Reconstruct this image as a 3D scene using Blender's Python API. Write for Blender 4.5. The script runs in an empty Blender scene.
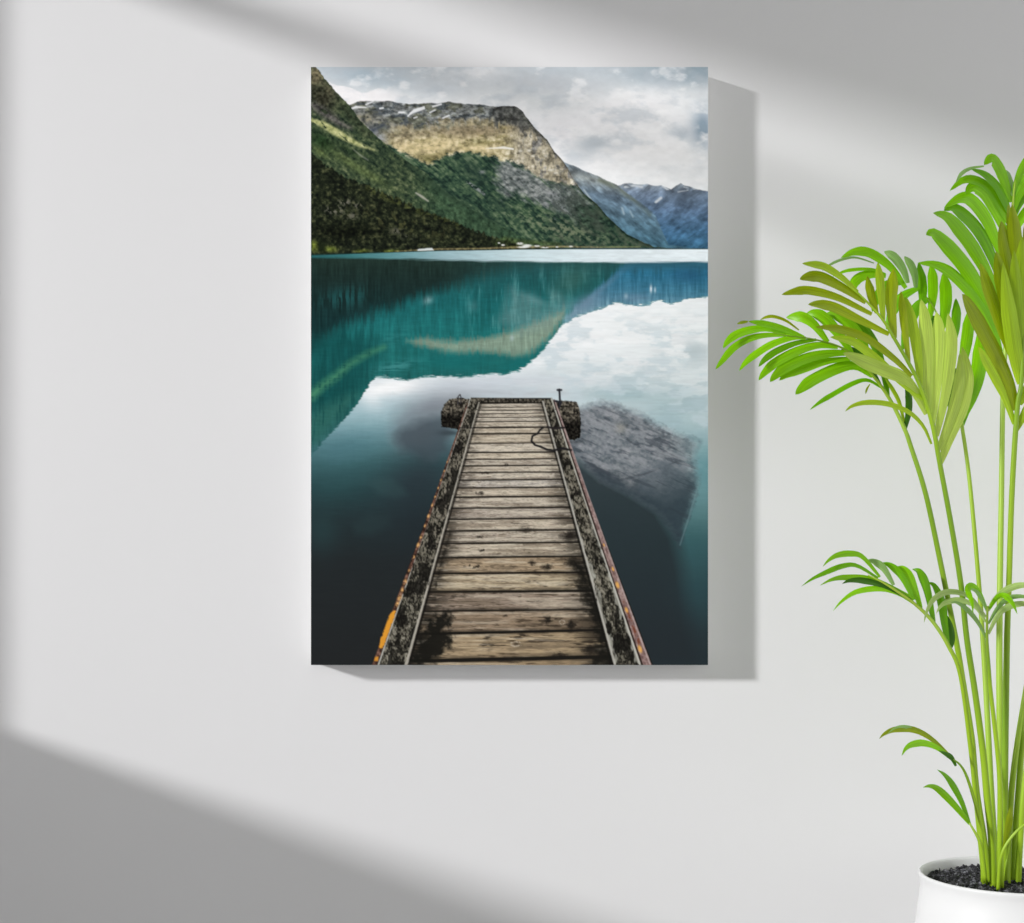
import bpy, bmesh, math, random
import numpy as np
from mathutils import Vector, noise as mnoise

scene = bpy.context.scene
COL = scene.collection
random.seed(11)

# ------------------------------------------------------------------ measures (metres)
F = 1600.0                    # focal length in pixels of the 1024 x 923 frame
PPX, PPY = 512.0, 540.0       # foot of the optical axis (the view is shifted up)
CAM_D, CAM_Z = 3.26, 0.93     # camera distance from the wall, camera height
DEPTH = 0.06                  # canvas depth
E_LIT = .97                  # irradiance (in reflectance units) of the sunlit wall

def at(x, y, d):              # pixel -> point standing d metres in front of the wall
    D = CAM_D-d
    return Vector(((x-PPX)*D/F, -d, CAM_Z-(y-PPY)*D/F))

def lin(c):
    return tuple(((v/255)/12.92 if v <= 10 else (((v/255)+.055)/1.055)**2.4) for v in c)

# ------------------------------------------------------------------ helpers
def obj(name, me, mat=None, parent=None, smooth=False):
    if isinstance(me, bmesh.types.BMesh):
        m = bpy.data.meshes.new(name); me.to_mesh(m); me.free(); me = m
    if smooth:
        me.polygons.foreach_set('use_smooth', [True]*len(me.polygons))
    o = bpy.data.objects.new(name, me); COL.objects.link(o)
    if mat: me.materials.append(mat)
    if parent: o.parent = parent
    return o

def thing(name, label, cat, loc=(0, 0, 0), group=None):
    o = bpy.data.objects.new(name, None); COL.objects.link(o)
    o.empty_display_size = .1; o.location = loc
    o['label'] = label; o['category'] = cat
    if group: o['group'] = group
    return o

def struct(name, bm, mat, parent=None):
    o = obj(name, bm, mat, parent)
    if parent is None: o['kind'] = 'structure'
    return o

def box(bm, x0, x1, y0, y1, z0, z1):
    v = [bm.verts.new(p) for p in ((x0,y0,z0),(x1,y0,z0),(x1,y1,z0),(x0,y1,z0),(x0,y0,z1),(x1,y0,z1),(x1,y1,z1),(x0,y1,z1))]
    for f in ((3,2,1,0),(4,5,6,7),(0,1,5,4),(1,2,6,5),(2,3,7,6),(3,0,4,7)): bm.faces.new([v[i] for i in f])

def catmull(pts, n):
    P = [np.array(p, float) for p in pts]
    P = [2*P[0]-P[1]]+P+[2*P[-1]-P[-2]]
    out = []; m = len(P)-3
    for j in range(n+1):
        t = j/n*m; i = min(int(t), m-1); t -= i
        a, b, c, d = P[i:i+4]
        out.append(.5*((2*b)+(c-a)*t+(2*a-5*b+4*c-d)*t*t+(3*b-a-3*c+d)*t**3))
    return out

def tube(bm, pts, radii, seg=10, n=None, cap=True):
    n = n or (len(pts)-1)*6
    q = [Vector(p) for p in catmull(pts, n)]
    rings = []
    up = Vector((0, -1, 0))
    for i, p in enumerate(q):
        tg = (q[min(i+1, n)]-q[max(i-1, 0)]).normalized()
        s = tg.cross(up).normalized(); u = s.cross(tg)
        r = float(np.interp(i/n, np.linspace(0, 1, len(radii)), radii))
        rings.append([bm.verts.new(p+(s*math.cos(a)+u*math.sin(a))*r) for a in (2*math.pi*k/seg for k in range(seg))])
    for a, b in zip(rings, rings[1:]):
        for k in range(seg):
            bm.faces.new((a[k], a[(k+1) % seg], b[(k+1) % seg], b[k]))
    if cap:
        bm.faces.new(rings[0][::-1]); bm.faces.new(rings[-1])
    return rings

# ------------------------------------------------------------------ materials
def nt(name):
    m = bpy.data.materials.new(name); m.use_nodes = True
    t = m.node_tree; b = t.nodes['Principled BSDF']
    return m, t, b

def N(t, kind, **kw):
    n = t.nodes.new(kind)
    for k, v in kw.items():
        if k.startswith('i_'): n.inputs[k[2:].replace('_', ' ')].default_value = v
        else: setattr(n, k, v)
    return n

def plain(name, rgb, rough=.8, spec=.2, var=.03, scale=6.0, bump=0.0, bscale=200.0):
    m, t, b = nt(name)
    tc = N(t, 'ShaderNodeTexCoord'); nz = N(t, 'ShaderNodeTexNoise'); nz.inputs['Scale'].default_value = scale
    nz.inputs['Detail'].default_value = 4
    rp = N(t, 'ShaderNodeMapRange'); rp.inputs['To Min'].default_value = 1-var; rp.inputs['To Max'].default_value = 1+var
    mx = N(t, 'ShaderNodeMix', data_type='RGBA', blend_type='MULTIPLY'); mx.inputs['Factor'].default_value = 1
    mx.inputs['A'].default_value = (*rgb, 1)
    t.links.new(tc.outputs['Object'], nz.inputs['Vector']); t.links.new(nz.outputs['Fac'], rp.inputs['Value'])
    t.links.new(rp.outputs['Result'], mx.inputs['B']); t.links.new(mx.outputs['Result'], b.inputs['Base Color'])
    b.inputs['Roughness'].default_value = rough; b.inputs['Specular IOR Level'].default_value = spec
    if bump:
        n2 = N(t, 'ShaderNodeTexNoise'); n2.inputs['Scale'].default_value = bscale
        bp = N(t, 'ShaderNodeBump'); bp.inputs['Strength'].default_value = bump; bp.inputs['Distance'].default_value = .001
        t.links.new(tc.outputs['Object'], n2.inputs['Vector']); t.links.new(n2.outputs['Fac'], bp.inputs['Height'])
        t.links.new(bp.outputs['Normal'], b.inputs['Normal'])
    return m

M_WALL = plain('wall_paint', (.743, .737, .744), .95, .0, .012, 1.5)
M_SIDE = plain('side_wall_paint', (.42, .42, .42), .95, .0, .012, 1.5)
M_FLOOR = plain('floor_screed', (.50, .50, .49), .7, .2, .04, 3)
M_FRAME = plain('window_paint', (.75, .75, .74), .6, .3)
M_POT = plain('white_ceramic', (.72, .72, .72), .45, .35, .01, 4)
M_CANVAS = plain('canvas_cloth', (.82, .82, .81), .9, .1, .03, 40, .3, 900)

def print_material():
    m, t, b = nt('printed_canvas')
    a = N(t, 'ShaderNodeVertexColor', layer_name='picture')
    t.links.new(a.outputs['Color'], b.inputs['Base Color'])
    b.inputs['Roughness'].default_value = 1; b.inputs['Specular IOR Level'].default_value = 0
    return m

def soil_material():
    m, t, b = nt('dark_soil')
    tc = N(t, 'ShaderNodeTexCoord'); nz = N(t, 'ShaderNodeTexNoise'); nz.inputs['Scale'].default_value = 120; nz.inputs['Detail'].default_value = 5
    rp = N(t, 'ShaderNodeValToRGB')
    rp.color_ramp.elements[0].position = .50; rp.color_ramp.elements[0].color = (.005, .005, .007, 1)
    rp.color_ramp.elements[1].position = .74; rp.color_ramp.elements[1].color = (.26, .26, .29, 1)
    t.links.new(tc.outputs['Object'], nz.inputs['Vector']); t.links.new(nz.outputs['Fac'], rp.inputs['Fac'])
    t.links.new(rp.outputs['Color'], b.inputs['Base Color']); b.inputs['Roughness'].default_value = .7
    return m

def leaf_material(name, transl, streak):
    m, t, b = nt(name)
    a = N(t, 'ShaderNodeVertexColor', layer_name='tint')
    uv = N(t, 'ShaderNodeUVMap', uv_map='UVMap')
    mp = N(t, 'ShaderNodeMapping'); mp.inputs['Scale'].default_value = (16, .8, 1)
    nz = N(t, 'ShaderNodeTexNoise'); nz.inputs['Scale'].default_value = 1.0; nz.inputs['Detail'].default_value = 3
    rp = N(t, 'ShaderNodeMapRange'); rp.inputs['From Min'].default_value = .25; rp.inputs['From Max'].default_value = .75
    rp.inputs['To Min'].default_value = 1-streak; rp.inputs['To Max'].default_value = 1+streak
    mx = N(t, 'ShaderNodeMix', data_type='RGBA', blend_type='MULTIPLY'); mx.inputs['Factor'].default_value = 1
    t.links.new(uv.outputs['UV'], mp.inputs['Vector']); t.links.new(mp.outputs['Vector'], nz.inputs['Vector'])
    t.links.new(nz.outputs['Fac'], rp.inputs['Value']); t.links.new(a.outputs['Color'], mx.inputs['A'])
    t.links.new(rp.outputs['Result'], mx.inputs['B']); t.links.new(mx.outputs['Result'], b.inputs['Base Color'])
    b.inputs['Roughness'].default_value = .40; b.inputs['Specular IOR Level'].default_value = .32
    if transl:
        tr = N(t, 'ShaderNodeBsdfTranslucent'); ms = N(t, 'ShaderNodeMixShader'); ms.inputs['Fac'].default_value = transl
        t.links.new(mx.outputs['Result'], tr.inputs['Color'])
        out = t.nodes['Material Output']
        t.links.new(b.outputs['BSDF'], ms.inputs[1]); t.links.new(tr.outputs['BSDF'], ms.inputs[2])
        t.links.new(ms.outputs['Shader'], out.inputs['Surface'])
    return m

SUN_E, WORLD_E, WORLD_G = 3.15, 1.0, .72
# ------------------------------------------------------------------ the picture on the canvas
S = 2                                   # supersampling of the painted picture
PX0, PY0, PW, PH = 311, 67, 397, 598
rng = np.random.RandomState(7)
LAT = rng.rand(32, 256, 256).astype(np.float32)
XX, YY = np.meshgrid(PX0 + (np.arange(PW*S)+.5)/S, PY0 + (np.arange(PH*S)+.5)/S)
XX = XX.astype(np.float32); YY = YY.astype(np.float32)

def vnoise(x, y, k=0):
    L = LAT[k % 32]
    xi = np.floor(x).astype(np.int64); yi = np.floor(y).astype(np.int64)
    fx = x-xi; fy = y-yi
    fx = fx*fx*(3-2*fx); fy = fy*fy*(3-2*fy)
    x0 = xi & 255; x1 = (xi+1) & 255; y0 = yi & 255; y1 = (yi+1) & 255
    return (L[y0,x0]*(1-fx)+L[y0,x1]*fx)*(1-fy) + (L[y1,x0]*(1-fx)+L[y1,x1]*fx)*fy

def fbm(x, y, k=0, octv=4, gain=.55):
    s = 0; a = 1; t = 0
    for i in range(octv):
        s = s + a*vnoise(x*2**i+13.7*i, y*2**i+7.1*i, k+i); t += a; a *= gain
    return s/t

def sst(a, b, x):
    t = np.clip((x-a)/(b-a), 0, 1); return t*t*(3-2*t)

def C3(*c): return np.array(c, np.float32)/255

def rot(x, y, deg):
    a = math.radians(deg); return x*math.cos(a)+y*math.sin(a), -x*math.sin(a)+y*math.cos(a)

def ip(pts, q, ax=0):
    p = sorted(pts, key=lambda v: v[ax]); return np.interp(q, [v[ax] for v in p], [v[1-ax] for v in p]).astype(np.float32)

class Pic:
    def __init__(s): s.a = np.zeros((PH*S, PW*S, 3), np.float32)
    def mix(s, col, m):
        m = np.clip(m, 0, 1)[..., None]
        s.a = s.a*(1-m) + np.asarray(col, np.float32)*m
    def mul(s, f): s.a = s.a*(f[..., None] if np.ndim(f) == 2 else f)

def grad(q, stops):                     # colour ramp over a scalar field
    ks = [k for k, _ in stops]
    return np.stack([np.interp(q, ks, [c[i]/255 for _, c in stops]) for i in range(3)], -1).astype(np.float32)

def window(pts, mg=42):                 # the part of the picture a shape can touch
    xs = [p[0] for p in pts]; ys = [p[1] for p in pts]
    x0 = int(max(0, (min(xs)-mg-PX0)*S)); x1 = int(min(PW*S, (max(xs)+mg-PX0)*S))
    y0 = int(max(0, (min(ys)-mg-PY0)*S)); y1 = int(min(PH*S, (max(ys)+mg-PY0)*S))
    return slice(y0, max(y1, y0+1)), slice(x0, max(x1, x0+1))

def polysdf(pts):
    sl = window(pts); X, Y = XX[sl], YY[sl]
    d2 = np.full(X.shape, 1e9, np.float32); ins = np.zeros(X.shape, bool)
    n = len(pts)
    for i in range(n):
        (ax, ay), (bx, by) = pts[i], pts[(i+1) % n]
        ex, ey = bx-ax, by-ay
        t = np.clip(((X-ax)*ex+(Y-ay)*ey)/(ex*ex+ey*ey+1e-9), 0, 1)
        d2 = np.minimum(d2, (X-ax-t*ex)**2+(Y-ay-t*ey)**2)
        if ay != by:
            c = ((ay > Y) != (by > Y)) & (X < ex*(Y-ay)/(by-ay)+ax); ins ^= c
    d = np.sqrt(d2); out = np.full(XX.shape, 99, np.float32); out[sl] = np.where(ins, -d, d)
    return out

def polym(pts, soft=.8, off=0): return np.clip(.5-(polysdf(pts)+off)/soft, 0, 1)

def strokem(pts, w, soft=.8):           # w: one width or one per point
    m = np.zeros(XX.shape, np.float32)
    ws = w if hasattr(w, '__len__') else [w]*len(pts)
    for i in range(len(pts)-1):
        sl = window(pts[i:i+2], max(ws)+soft+2); X, Y = XX[sl], YY[sl]
        (ax, ay), (bx, by) = pts[i], pts[i+1]
        ex, ey = bx-ax, by-ay
        t = np.clip(((X-ax)*ex+(Y-ay)*ey)/(ex*ex+ey*ey+1e-9), 0, 1)
        d = np.sqrt((X-ax-t*ex)**2+(Y-ay-t*ey)**2)
        m[sl] = np.maximum(m[sl], np.clip(.5+((ws[i]*(1-t)+ws[i+1]*t)/2-d)/soft, 0, 1))
    return m

def blob(cx, cy, rx, ry, deg=0, p=1.0):
    x, y = rot(XX-cx, YY-cy, deg)
    return np.exp(-((x/rx)**2+(y/ry)**2)**p)

def below(line, soft=.8): return np.clip(.5+(YY-line)/soft, 0, 1)

MAIN = [(311,105),(349,105),(357,102),(368,100.8),(380,101.5),(387.6,100.3),(398,103),(409,104.6),(427,103),(437,103.5),(450,101.8),(464,104),(480,104.6),(496,107),(508,106.0),(514,106.3),(519,108.4),(523,112.5),(527,118),(532,124.5),(537,130.5),(547.5,140.7),(555,152.6),(564.6,163),(574,180),(584,193.4),(597.5,205),(610.7,220),(626.5,234),(642,242),(655,247),(708,252)]
LEFT = [(311,66),(316,67),(320,72),(325,79),(336.4,92.5),(349,105),(361,121),(375,134.6),(391,149),(409,162),(427,174),(445.6,191.5),(473,210),(496,223),(520,236),(545,246),(708,252)]
FARR = [(560,200),(610,187),(620,185.5),(624,184),(629,183),(637,184.5),(647.7,184),(655,186),(661,185),(667,187.5),(671,189.5),(676,186),(680.6,183),(685,185.5),(690,187),(698,189.5),(707,191)]
MIDM = [(540,150),(564.6,162),(576.5,167),(585,171),(595,175),(606,180),(616,184.5),(626,192),(637,200),(648,208),(655.7,216),(660,226),(663.6,234),(668.8,245),(708,250)]
DARKF = [(311,153),(322,162),(334,171),(345,177),(357,182),(368,186),(380,191.5),(402,200.6),(427,212),(459,223),(475,230),(489,235),(505,240.5),(540,247),(708,252)]

def paint():
    P = Pic()
    n1 = fbm(XX/42, YY/17, 0, 5); n2 = fbm(XX/16, YY/9, 5, 4)
    # ---- sky
    P.a[:] = grad(YY+(n1-.5)*16, [(67,(196,203,209)),(80,(208,212,216)),(98,(226,228,230)),(120,(236,236,238)),(150,(240,239,240)),(190,(238,239,241))])
    P.mix(C3(172,188,199), blob(368,76,42,10,8)*.9*sst(.2,.55,n1+.15))
    P.mix(C3(244,241,242), sst(.42,.58,below(ip([(311,78),(325,80),(345,86),(362,92),(375,88),(388,86),(400,92),(412,98),(440,108)],XX)+(n2-.5)*9, 14))*blob(355,97,52,19,10,2))
    P.mix(C3(204,210,216), blob(440,88,32,8)*.7)
    P.mix(C3(238,238,240), blob(478,72,26,6)*.8)
    P.mix(C3(196,200,206), blob(556,84,34,9,4)*.9*sst(.25,.6,n1+.1))
    P.mix(C3(158,174,185), np.clip(blob(690,72,58,12,-3)*1.25*sst(.2,.5,n1+.1), 0, 1))
    P.mix(C3(242,241,243), np.clip(blob(624,112,50,20,-12,1.5)*sst(.22,.5,n2+.12)*1.1, 0, 1))
    P.mix(C3(232,230,233), blob(560,135,20,16)*.7)
    P.mix(C3(194,200,206), np.clip(blob(594,143,20,8,-10)*1.1*sst(.2,.55,n2+.12), 0, 1))
    P.mix(C3(206,211,217), blob(577,156,14,5)*.6)
    P.mix(C3(146,163,178), np.clip(blob(703,128,11,20)*1.1*sst(.2,.6,n2+.1), 0, 1))
    P.mix(C3(178,188,198), blob(682,133,12,9)*.6*n2*1.6)
    P.mix(C3(192,199,206), np.clip((fbm(XX/24,YY/13,21,5)-.5)*5,0,1)*.55*sst(200,120,YY))
    P.mix(C3(246,245,246), np.clip((fbm(XX/20,YY/12,24,5)-.53)*6,0,1)*.6)
    P.mul(1+(fbm(XX/7,YY/4,3)-.5)*.06)
    # ---- far blue massif
    g = fbm(XX/6, YY/4, 2, 4); gs = fbm(rot(XX,YY,55)[0]/3, rot(XX,YY,55)[1]/9, 4, 4); gt = fbm(rot(XX,YY,-50)[0]/3, rot(XX,YY,-50)[1]/10, 9, 4)
    far = grad(YY, [(183,(134,142,150)),(192,(104,118,136)),(210,(82,102,126)),(232,(62,94,122)),(249,(54,92,118))])
    far = far*(1.08+(gs-.5)*.75+(g-.5)*.55)[..., None]
    m = below(ip(FARR, XX)+(g-.5)*1.5)
    P.mix(far, m)
    P.mix(C3(205,210,216), m*np.clip(strokem([(625,187),(634,185.5),(642,187)],2,1.5)+strokem([(663,186),(668,190),(666,193)],2.2,1.5)+strokem([(656,202),(661,198)],2.6,1.5)+strokem([(684,187),(695,189)],1.2,1)+strokem([(678,192),(688,190)],1,1),0,1)*sst(.3,.5,g)*.9)
    P.mul(1-.4*m*blob(683,196,12,8)*gs)
    # ---- middle blue-green mountain
    mid = grad(YY+(XX-600)*-.15, [(165,(112,126,138)),(180,(128,134,134)),(195,(98,116,132)),(215,(84,110,126)),(235,(72,106,124)),(248,(66,106,120))])
    mid = mid*(1.05+(gt-.5)*.75+(g-.5)*.55)[..., None]
    m = below(ip(MIDM, XX)+(g-.5)*1.6)
    P.mix(mid, m)
    P.mix(C3(92,98,78), m*strokem([(600,180),(617,187),(635,201),(650,215)],[4,5,4,2],4)*.55*g*1.6)
    P.mix(C3(196,206,210), m*np.clip(strokem([(584,190),(592,201),(604,216)],[1.5,1.6,.8],1.5)+strokem([(622,208),(624,214)],1.6,1.5)*.8+strokem([(630,211),(633,217)],1.2,1.5)*.7,0,1)*.7)
    # ---- the big mountain
    md = ip(MAIN, XX); m = below(md+(g-.5)*1.8)
    hi = (fbm(XX/3.6, YY/2.6, 6, 4)-.5)*1.55+.5; hv = (fbm(XX/2.4, YY/8, 8, 4)-.5)*1.4+.5; hw = fbm(XX/12, YY/8, 12, 4)
    rx, ry = rot(XX, YY, 40); hd = (fbm(rx/9, ry/2.4, 14, 4)-.5)*1.5+.5
    rock = C3(124,127,126)*(.55+hi*.9)[..., None]
    rock = rock*(1-.0*hv[..., None])
    P.mix(rock, m)
    P.mix(C3(96,98,84)*(.6+hi*.8)[..., None], m*sst(.48,.6,hw)*.8)
    P.mix(C3(72,78,82)*(.6+hi*.8)[..., None], m*sst(.52,.62,fbm(XX/9,YY/4,17))*.85*(1-sst(126,132,YY)))
    # sunlit straw-coloured band
    top = ip([(349,132),(385,130),(400,129),(425,127),(450,124),(480,125),(500,126),(515,124),(530,128),(545,140),(570,150)], XX)+(hw-.5)*16
    bot = ip([(349,140),(390,146),(409,156),(427,165),(437,161),(450,154.5),(465,152),(480,154),(492,157),(500,160),(512,161),(525,168),(540,178),(560,184),(580,186)], XX)+(hi-.5)*5
    band = m*below(top+(hv-.5)*8, 11)*sst(372,402,XX+(YY-135)*.6)*(1-below(bot, 3))
    sun = grad(hi*.6+hv*.4, [(.1,(104,98,76)),(.36,(156,144,110)),(.52,(190,176,138)),(.85,(230,220,192))])
    cl = grad(hi*.5+hv*.5, [(.15,(88,84,74)),(.4,(150,142,122)),(.55,(186,176,152)),(.85,(236,230,216))])
    k = sst(498,520,XX)[..., None]
    P.mix(sun*(1-k)+cl*k, band)
    P.mix(C3(128,120,76)*(.7+hi*.6)[..., None], band*sst(.50,.66,fbm(XX/10,YY/4,20))*(1-sst(500,520,XX))*.55)
    P.mix(C3(218,200,156), band*np.clip(blob(425,146,26,7,-8)+blob(470,147,26,3.5)*.8,0,1)*.6*(.4+hi))
    P.mix(C3(112,108,70)*(.6+hi*.8)[..., None], band*np.clip(blob(428,160,16,5,25)+blob(480,141,9,2.5)*.7,0,1)*.75)
    P.mix(C3(150,128,100), band*blob(470,130,30,5)*hi*1.3)
    P.mix(C3(112,112,112)*(.6+hi*.8)[..., None], band*sst(.5,.62,fbm(XX/5,YY/8,22))*sst(515,530,XX)*.8)
    P.mix(C3(236,234,228), band*strokem([(486,148.5),(496,148),(503,147.5),(513,149)],[.8,1.5,2.4,1.8],1)*.9)
    P.mix(C3(232,228,218), band*np.clip(blob(521,151,2,1)+blob(529,150.5,2,1.2)+blob(551,170,2.4,1)+blob(556,173,2.4,1)+blob(533,156,1.5,1)+blob(546,156,2,2)*.6,0,1)*.9)
    P.mix(C3(134,124,102)*(.6+hi*.8)[..., None], band*np.clip(1-below(ip([(349,136),(400,139),(430,135),(460,134),(490,136),(505,128)],XX)+(hw-.5)*12,9),0,1)*(1-sst(500,520,XX))*.7)
    P.mix(C3(226,206,160), band*np.clip(blob(408,148,14,6,15)+blob(440,145,16,5,-15)+blob(478,149,18,2.6)*.8+blob(425,151,12,4)*.7,0,1)*.55*(.3+hi))
    P.mix(C3(110,104,88)*(.5+hi)[..., None], band*sst(.5,.64,hw*.6+hv*.4)*sst(508,530,XX)*.55)
    # dark cap at the cliff top
    P.mix(C3(84,84,80)*(.5+hi)[..., None], m*(1-below(ip([(480,104),(495,124),(512,126),(530,131),(545,139),(556,155)],XX)+(hv-.5)*14, 5))*sst(484,500,XX)*.85)
    P.mix(C3(60,62,62), m*sst(.55,.66,hv)*blob(505,120,14,9)*.8)
    # snow fields
    sn = strokem([(351,109),(356,107),(366,107.5)],[2,2.4,1.2],1)+strokem([(366,104.5),(373,101.5)],[1.5,1.5],1)+strokem([(380,108.5),(383,108)],1.8,1)+strokem([(399,112.5),(404,112.5)],[1.8,2],1)+strokem([(408,116),(414,110.5),(424,107)],[1.6,2.4,1.6],1)+strokem([(411,113),(424,108.5)],[2,2],1)+strokem([(433,106.5),(441,104.2)],1.8,1)+strokem([(430,112.5),(435,110)],1.4,1)+strokem([(443,118),(449,115.5)],1.4,1)+strokem([(414,118),(417,117)],1.2,1)
    P.mix(C3(232,232,234), m*np.clip(sn,0,1)*.92)
    # light scree patches left
    P.mix(C3(158,162,166), m*blob(380,137,9,5,35)*.8*hi*1.5)
    P.mix(C3(158,150,128), m*np.clip(blob(366,119,12,7,10)+blob(392,125,14,4,20)*.7,0,1)*.7*hi*1.5)
    P.mix(C3(54,62,74), m*(strokem([(373,130),(384,125)],[5,3],4)*.8+strokem([(371,111),(377,112),(384,113)],[3,4,2],4)*.5)*hi*1.5)
    # lower forest and grey cliffs
    low = m*below(bot, 3)
    P.mix(grad(hd*.55+hi*.45, [(.25,(30,46,40)),(.45,(50,72,58)),(.6,(72,94,70)),(.8,(108,124,98))]), low)
    P.mix(grad(hi*.6+hd*.4, [(.1,(58,62,62)),(.42,(108,112,113)),(.58,(134,136,138)),(.9,(190,190,190))]), low*np.clip(polym([(497,158),(515,160),(540,176),(560,184),(578,190),(590,204),(575,217),(557,214),(540,203),(522,195),(508,196),(498,186)],10,(fbm(rx/9,ry/3,23,5)-.5)*26),0,1)*.85)
    P.mix(C3(168,168,172), low*np.clip(strokem([(466,181),(476,188),(484,194)],[2,3,2],2)*.8+blob(482,172,3,2)*.9+strokem([(563,208),(574,216)],[3,2],2)*.7+strokem([(535,196),(550,206)],[3,2],3)*.5+blob(552,194,8,2.5,25)*.5,0,1)*sst(.3,.5,hi))
    P.mix(C3(52,66,56)*(.5+hi)[..., None], low*sst(0,14,(YY-md))*blob(588,215,26,16,38,1.5)*.8)
    P.mix(C3(58,66,60), low*sst(.5,.6,hd)*.55*sst(540,560,XX))
    P.mix(C3(128,134,108), low*sst(.58,.68,hi)*blob(560,228,50,9,18)*.7)
    P.mix(C3(40,56,50), low*(blob(474,172,18,9,40)+blob(500,205,14,6,30)*.6)*.5)
    # dark left-facing edge of right cliff over the blue
    P.mul(1-.35*m*sst(4,0,YY-md)*sst(520,560,XX))
    # ---- left slope
    ld = ip(LEFT, XX); e = YY-ld; m = below(ld+(hi-.5)*2)
    qx, qy = rot(XX, YY, 38); hl = (fbm(qx/9, qy/2.6, 25, 4)-.5)*1.4+.5; hs = (fbm(XX/2.6, YY/2.6, 27, 3)-.5)*1.35+.5
    P.mix(grad(hs*.55+hl*.45, [(.12,(20,30,26)),(.4,(46,60,46)),(.58,(68,82,58)),(.85,(116,124,92))]), m)
    P.mix(C3(92,104,96), m*sst(10,0,e)*blob(420,170,70,30,38)*.0)
    P.mix(C3(56,80,60)*(.65+.7*hs)[..., None], m*sst(400,450,XX)*.75)
    P.mix(C3(120,112,88)*(.5+hs)[..., None], m*np.clip(blob(316,76,8,12,20)*1.2+blob(330,92,5,11,-35)*.8,0,1))
    P.mix(C3(58,58,46)*(.45+hs)[..., None], m*np.clip(blob(322,98,17,11,40)*1.15,0,1))
    P.mix(C3(84,80,80)*(.5+hs)[..., None], m*np.clip(strokem([(314,105),(326,114),(338,122),(350,128)],[8,9,8,4],7)*.85,0,1)*sst(.3,.5,hl+.05))
    P.mix(C3(64,70,52)*(.5+hs)[..., None], m*np.clip(strokem([(338,100),(352,118),(368,134)],[8,9,8],7)*.6,0,1))
    lime = strokem([(311,120),(322,124),(334,131),(346,138),(358,144),(374,150)],[3.5,6,7.5,6,4,1.5],2.5)
    P.mix(grad(hs, [(.1,(122,130,82)),(.5,(176,178,122)),(.9,(206,204,152))]), m*lime*sst(.2,.45,hl+.12))
    P.mix(C3(34,52,32)*(.6+.8*hs)[..., None], m*np.clip(blob(322,142,13,8,35)*1.1+blob(352,152,16,3,35)*.6,0,1))
    P.mix(C3(96,110,68)*(.7+.6*hs)[..., None], m*np.clip(blob(320,152,10,4,38)+blob(345,160,20,5,36)*.8+blob(372,176,22,5,32)*.8,0,1)*.8)
    P.mix(C3(178,176,162), m*np.clip(strokem([(416,193),(421,196),(428,201)],[1.5,2.6,1.5],1.4)+strokem([(504,223),(510,227),(517,231)],[1.4,2,1.2],1.2)+strokem([(354,150),(360,155),(368,160)],[.8,1.6,1],1.5)*.6,0,1)*.85)
    P.mix(C3(40,56,46), np.clip(strokem([(409,166),(445,193),(475,211),(500,224)],[3,5,5,3],6),0,1)*.5*hs*1.6)
    # ---- dark forest
    fl = ip(DARKF, XX); m = below(fl+(fbm(XX/2.2,YY/6,29)-.5)*9, 1.5)
    P.mix(grad(hs*.6+hi*.4, [(.12,(14,17,15)),(.45,(30,35,26)),(.62,(46,52,36)),(.9,(92,94,66))]), m)
    P.mix(C3(84,90,50)*(.5+.8*hs)[..., None], m*np.clip(strokem([(368,188),(395,201),(425,213),(460,226)],[5,6,5,3],5),0,1)*sst(.42,.6,hi)*.75)
    P.mix(C3(126,122,112), m*np.clip(blob(334,210,9,4)+blob(345,202,6,3)+blob(358,206,5,3)*.8+blob(352,216,7,3)*.7+blob(396,231,6,3)*.7+blob(408,237,6,2.4)*.5,0,1)*sst(.5,.62,hs)*.95)
    P.mix(C3(92,92,58), m*sst(.57,.68,fbm(XX/4,YY/5,30))*blob(400,222,50,9,14)*.7)
    P.mul(1-.35*m*blob(345,232,40,9))
    # ---- shore
    P.mix(C3(104,116,48)*(.55+.9*hs)[..., None], np.clip(blob(314,246,5,5)+blob(330,249,7,3)*.8+blob(362,251,7,1.6)*.7+blob(392,251,10,1.4)*.7+blob(512,247,5,1.4)*.6,0,1))
    P.mix(C3(26,34,22), np.clip(blob(322,247,4,7)*.8,0,1))
    P.mix(C3(150,136,98)*(.6+.7*hs)[..., None], strokem([(395,251.3),(440,249),(480,248.6),(520,247),(560,246.5),(600,247.5),(640,247)],[.8,1.6,1.4,1.8,1.6,1.2,.6],1)*.8)
    P.mix(C3(70,84,50)*(.4+1.0*hs)[..., None], np.clip(strokem([(495,243),(505,240),(520,242),(560,244)],[5,7,5,3],3),0,1)*.7)
    P.mix(C3(226,226,222), np.clip(sum(blob(a,b,c,d,0,2) for a,b,c,d in [(520,243.5,3.4,1.3),(527,245.6,5,1.4),(523,247.2,6,1),(537,246,3,.9),(545,247.6,4,.7),(503,245,2,.9),(557,247,1.6,.7),(499,243,1.4,.7),(571,246.4,2,.7)]),0,1)*sst(.2,.45,hs+.1))
    P.mix(C3(120,140,90), strokem([(600,247),(640,246.5)],1,1)*.5)
    # ---- water base with the mirrored scene
    wl = ip([(311,255.2),(350,253.8),(400,252),(440,250.8),(520,249.4),(600,249),(708,249)], XX)
    W = Pic()
    rv = fbm(XX/1.7, YY/16, 1, 4); rr = fbm(XX/9, YY/1.3, 11, 3); rb = fbm(XX/26, YY/20, 15, 4)
    jit = (rr-.5)*5+(rv-.5)*3
    y2 = YY+jit
    # sky mirrored in the water
    skyc = grad(y2, [(290,(232,235,238)),(330,(236,238,241)),(360,(226,231,234)),(385,(214,221,225)),(405,(196,208,213)),(430,(166,188,194)),(460,(138,168,172)),(500,(98,134,138)),(540,(66,100,104)),(590,(48,72,77)),(665,(40,54,59))])
    W.a[:] = skyc
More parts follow.
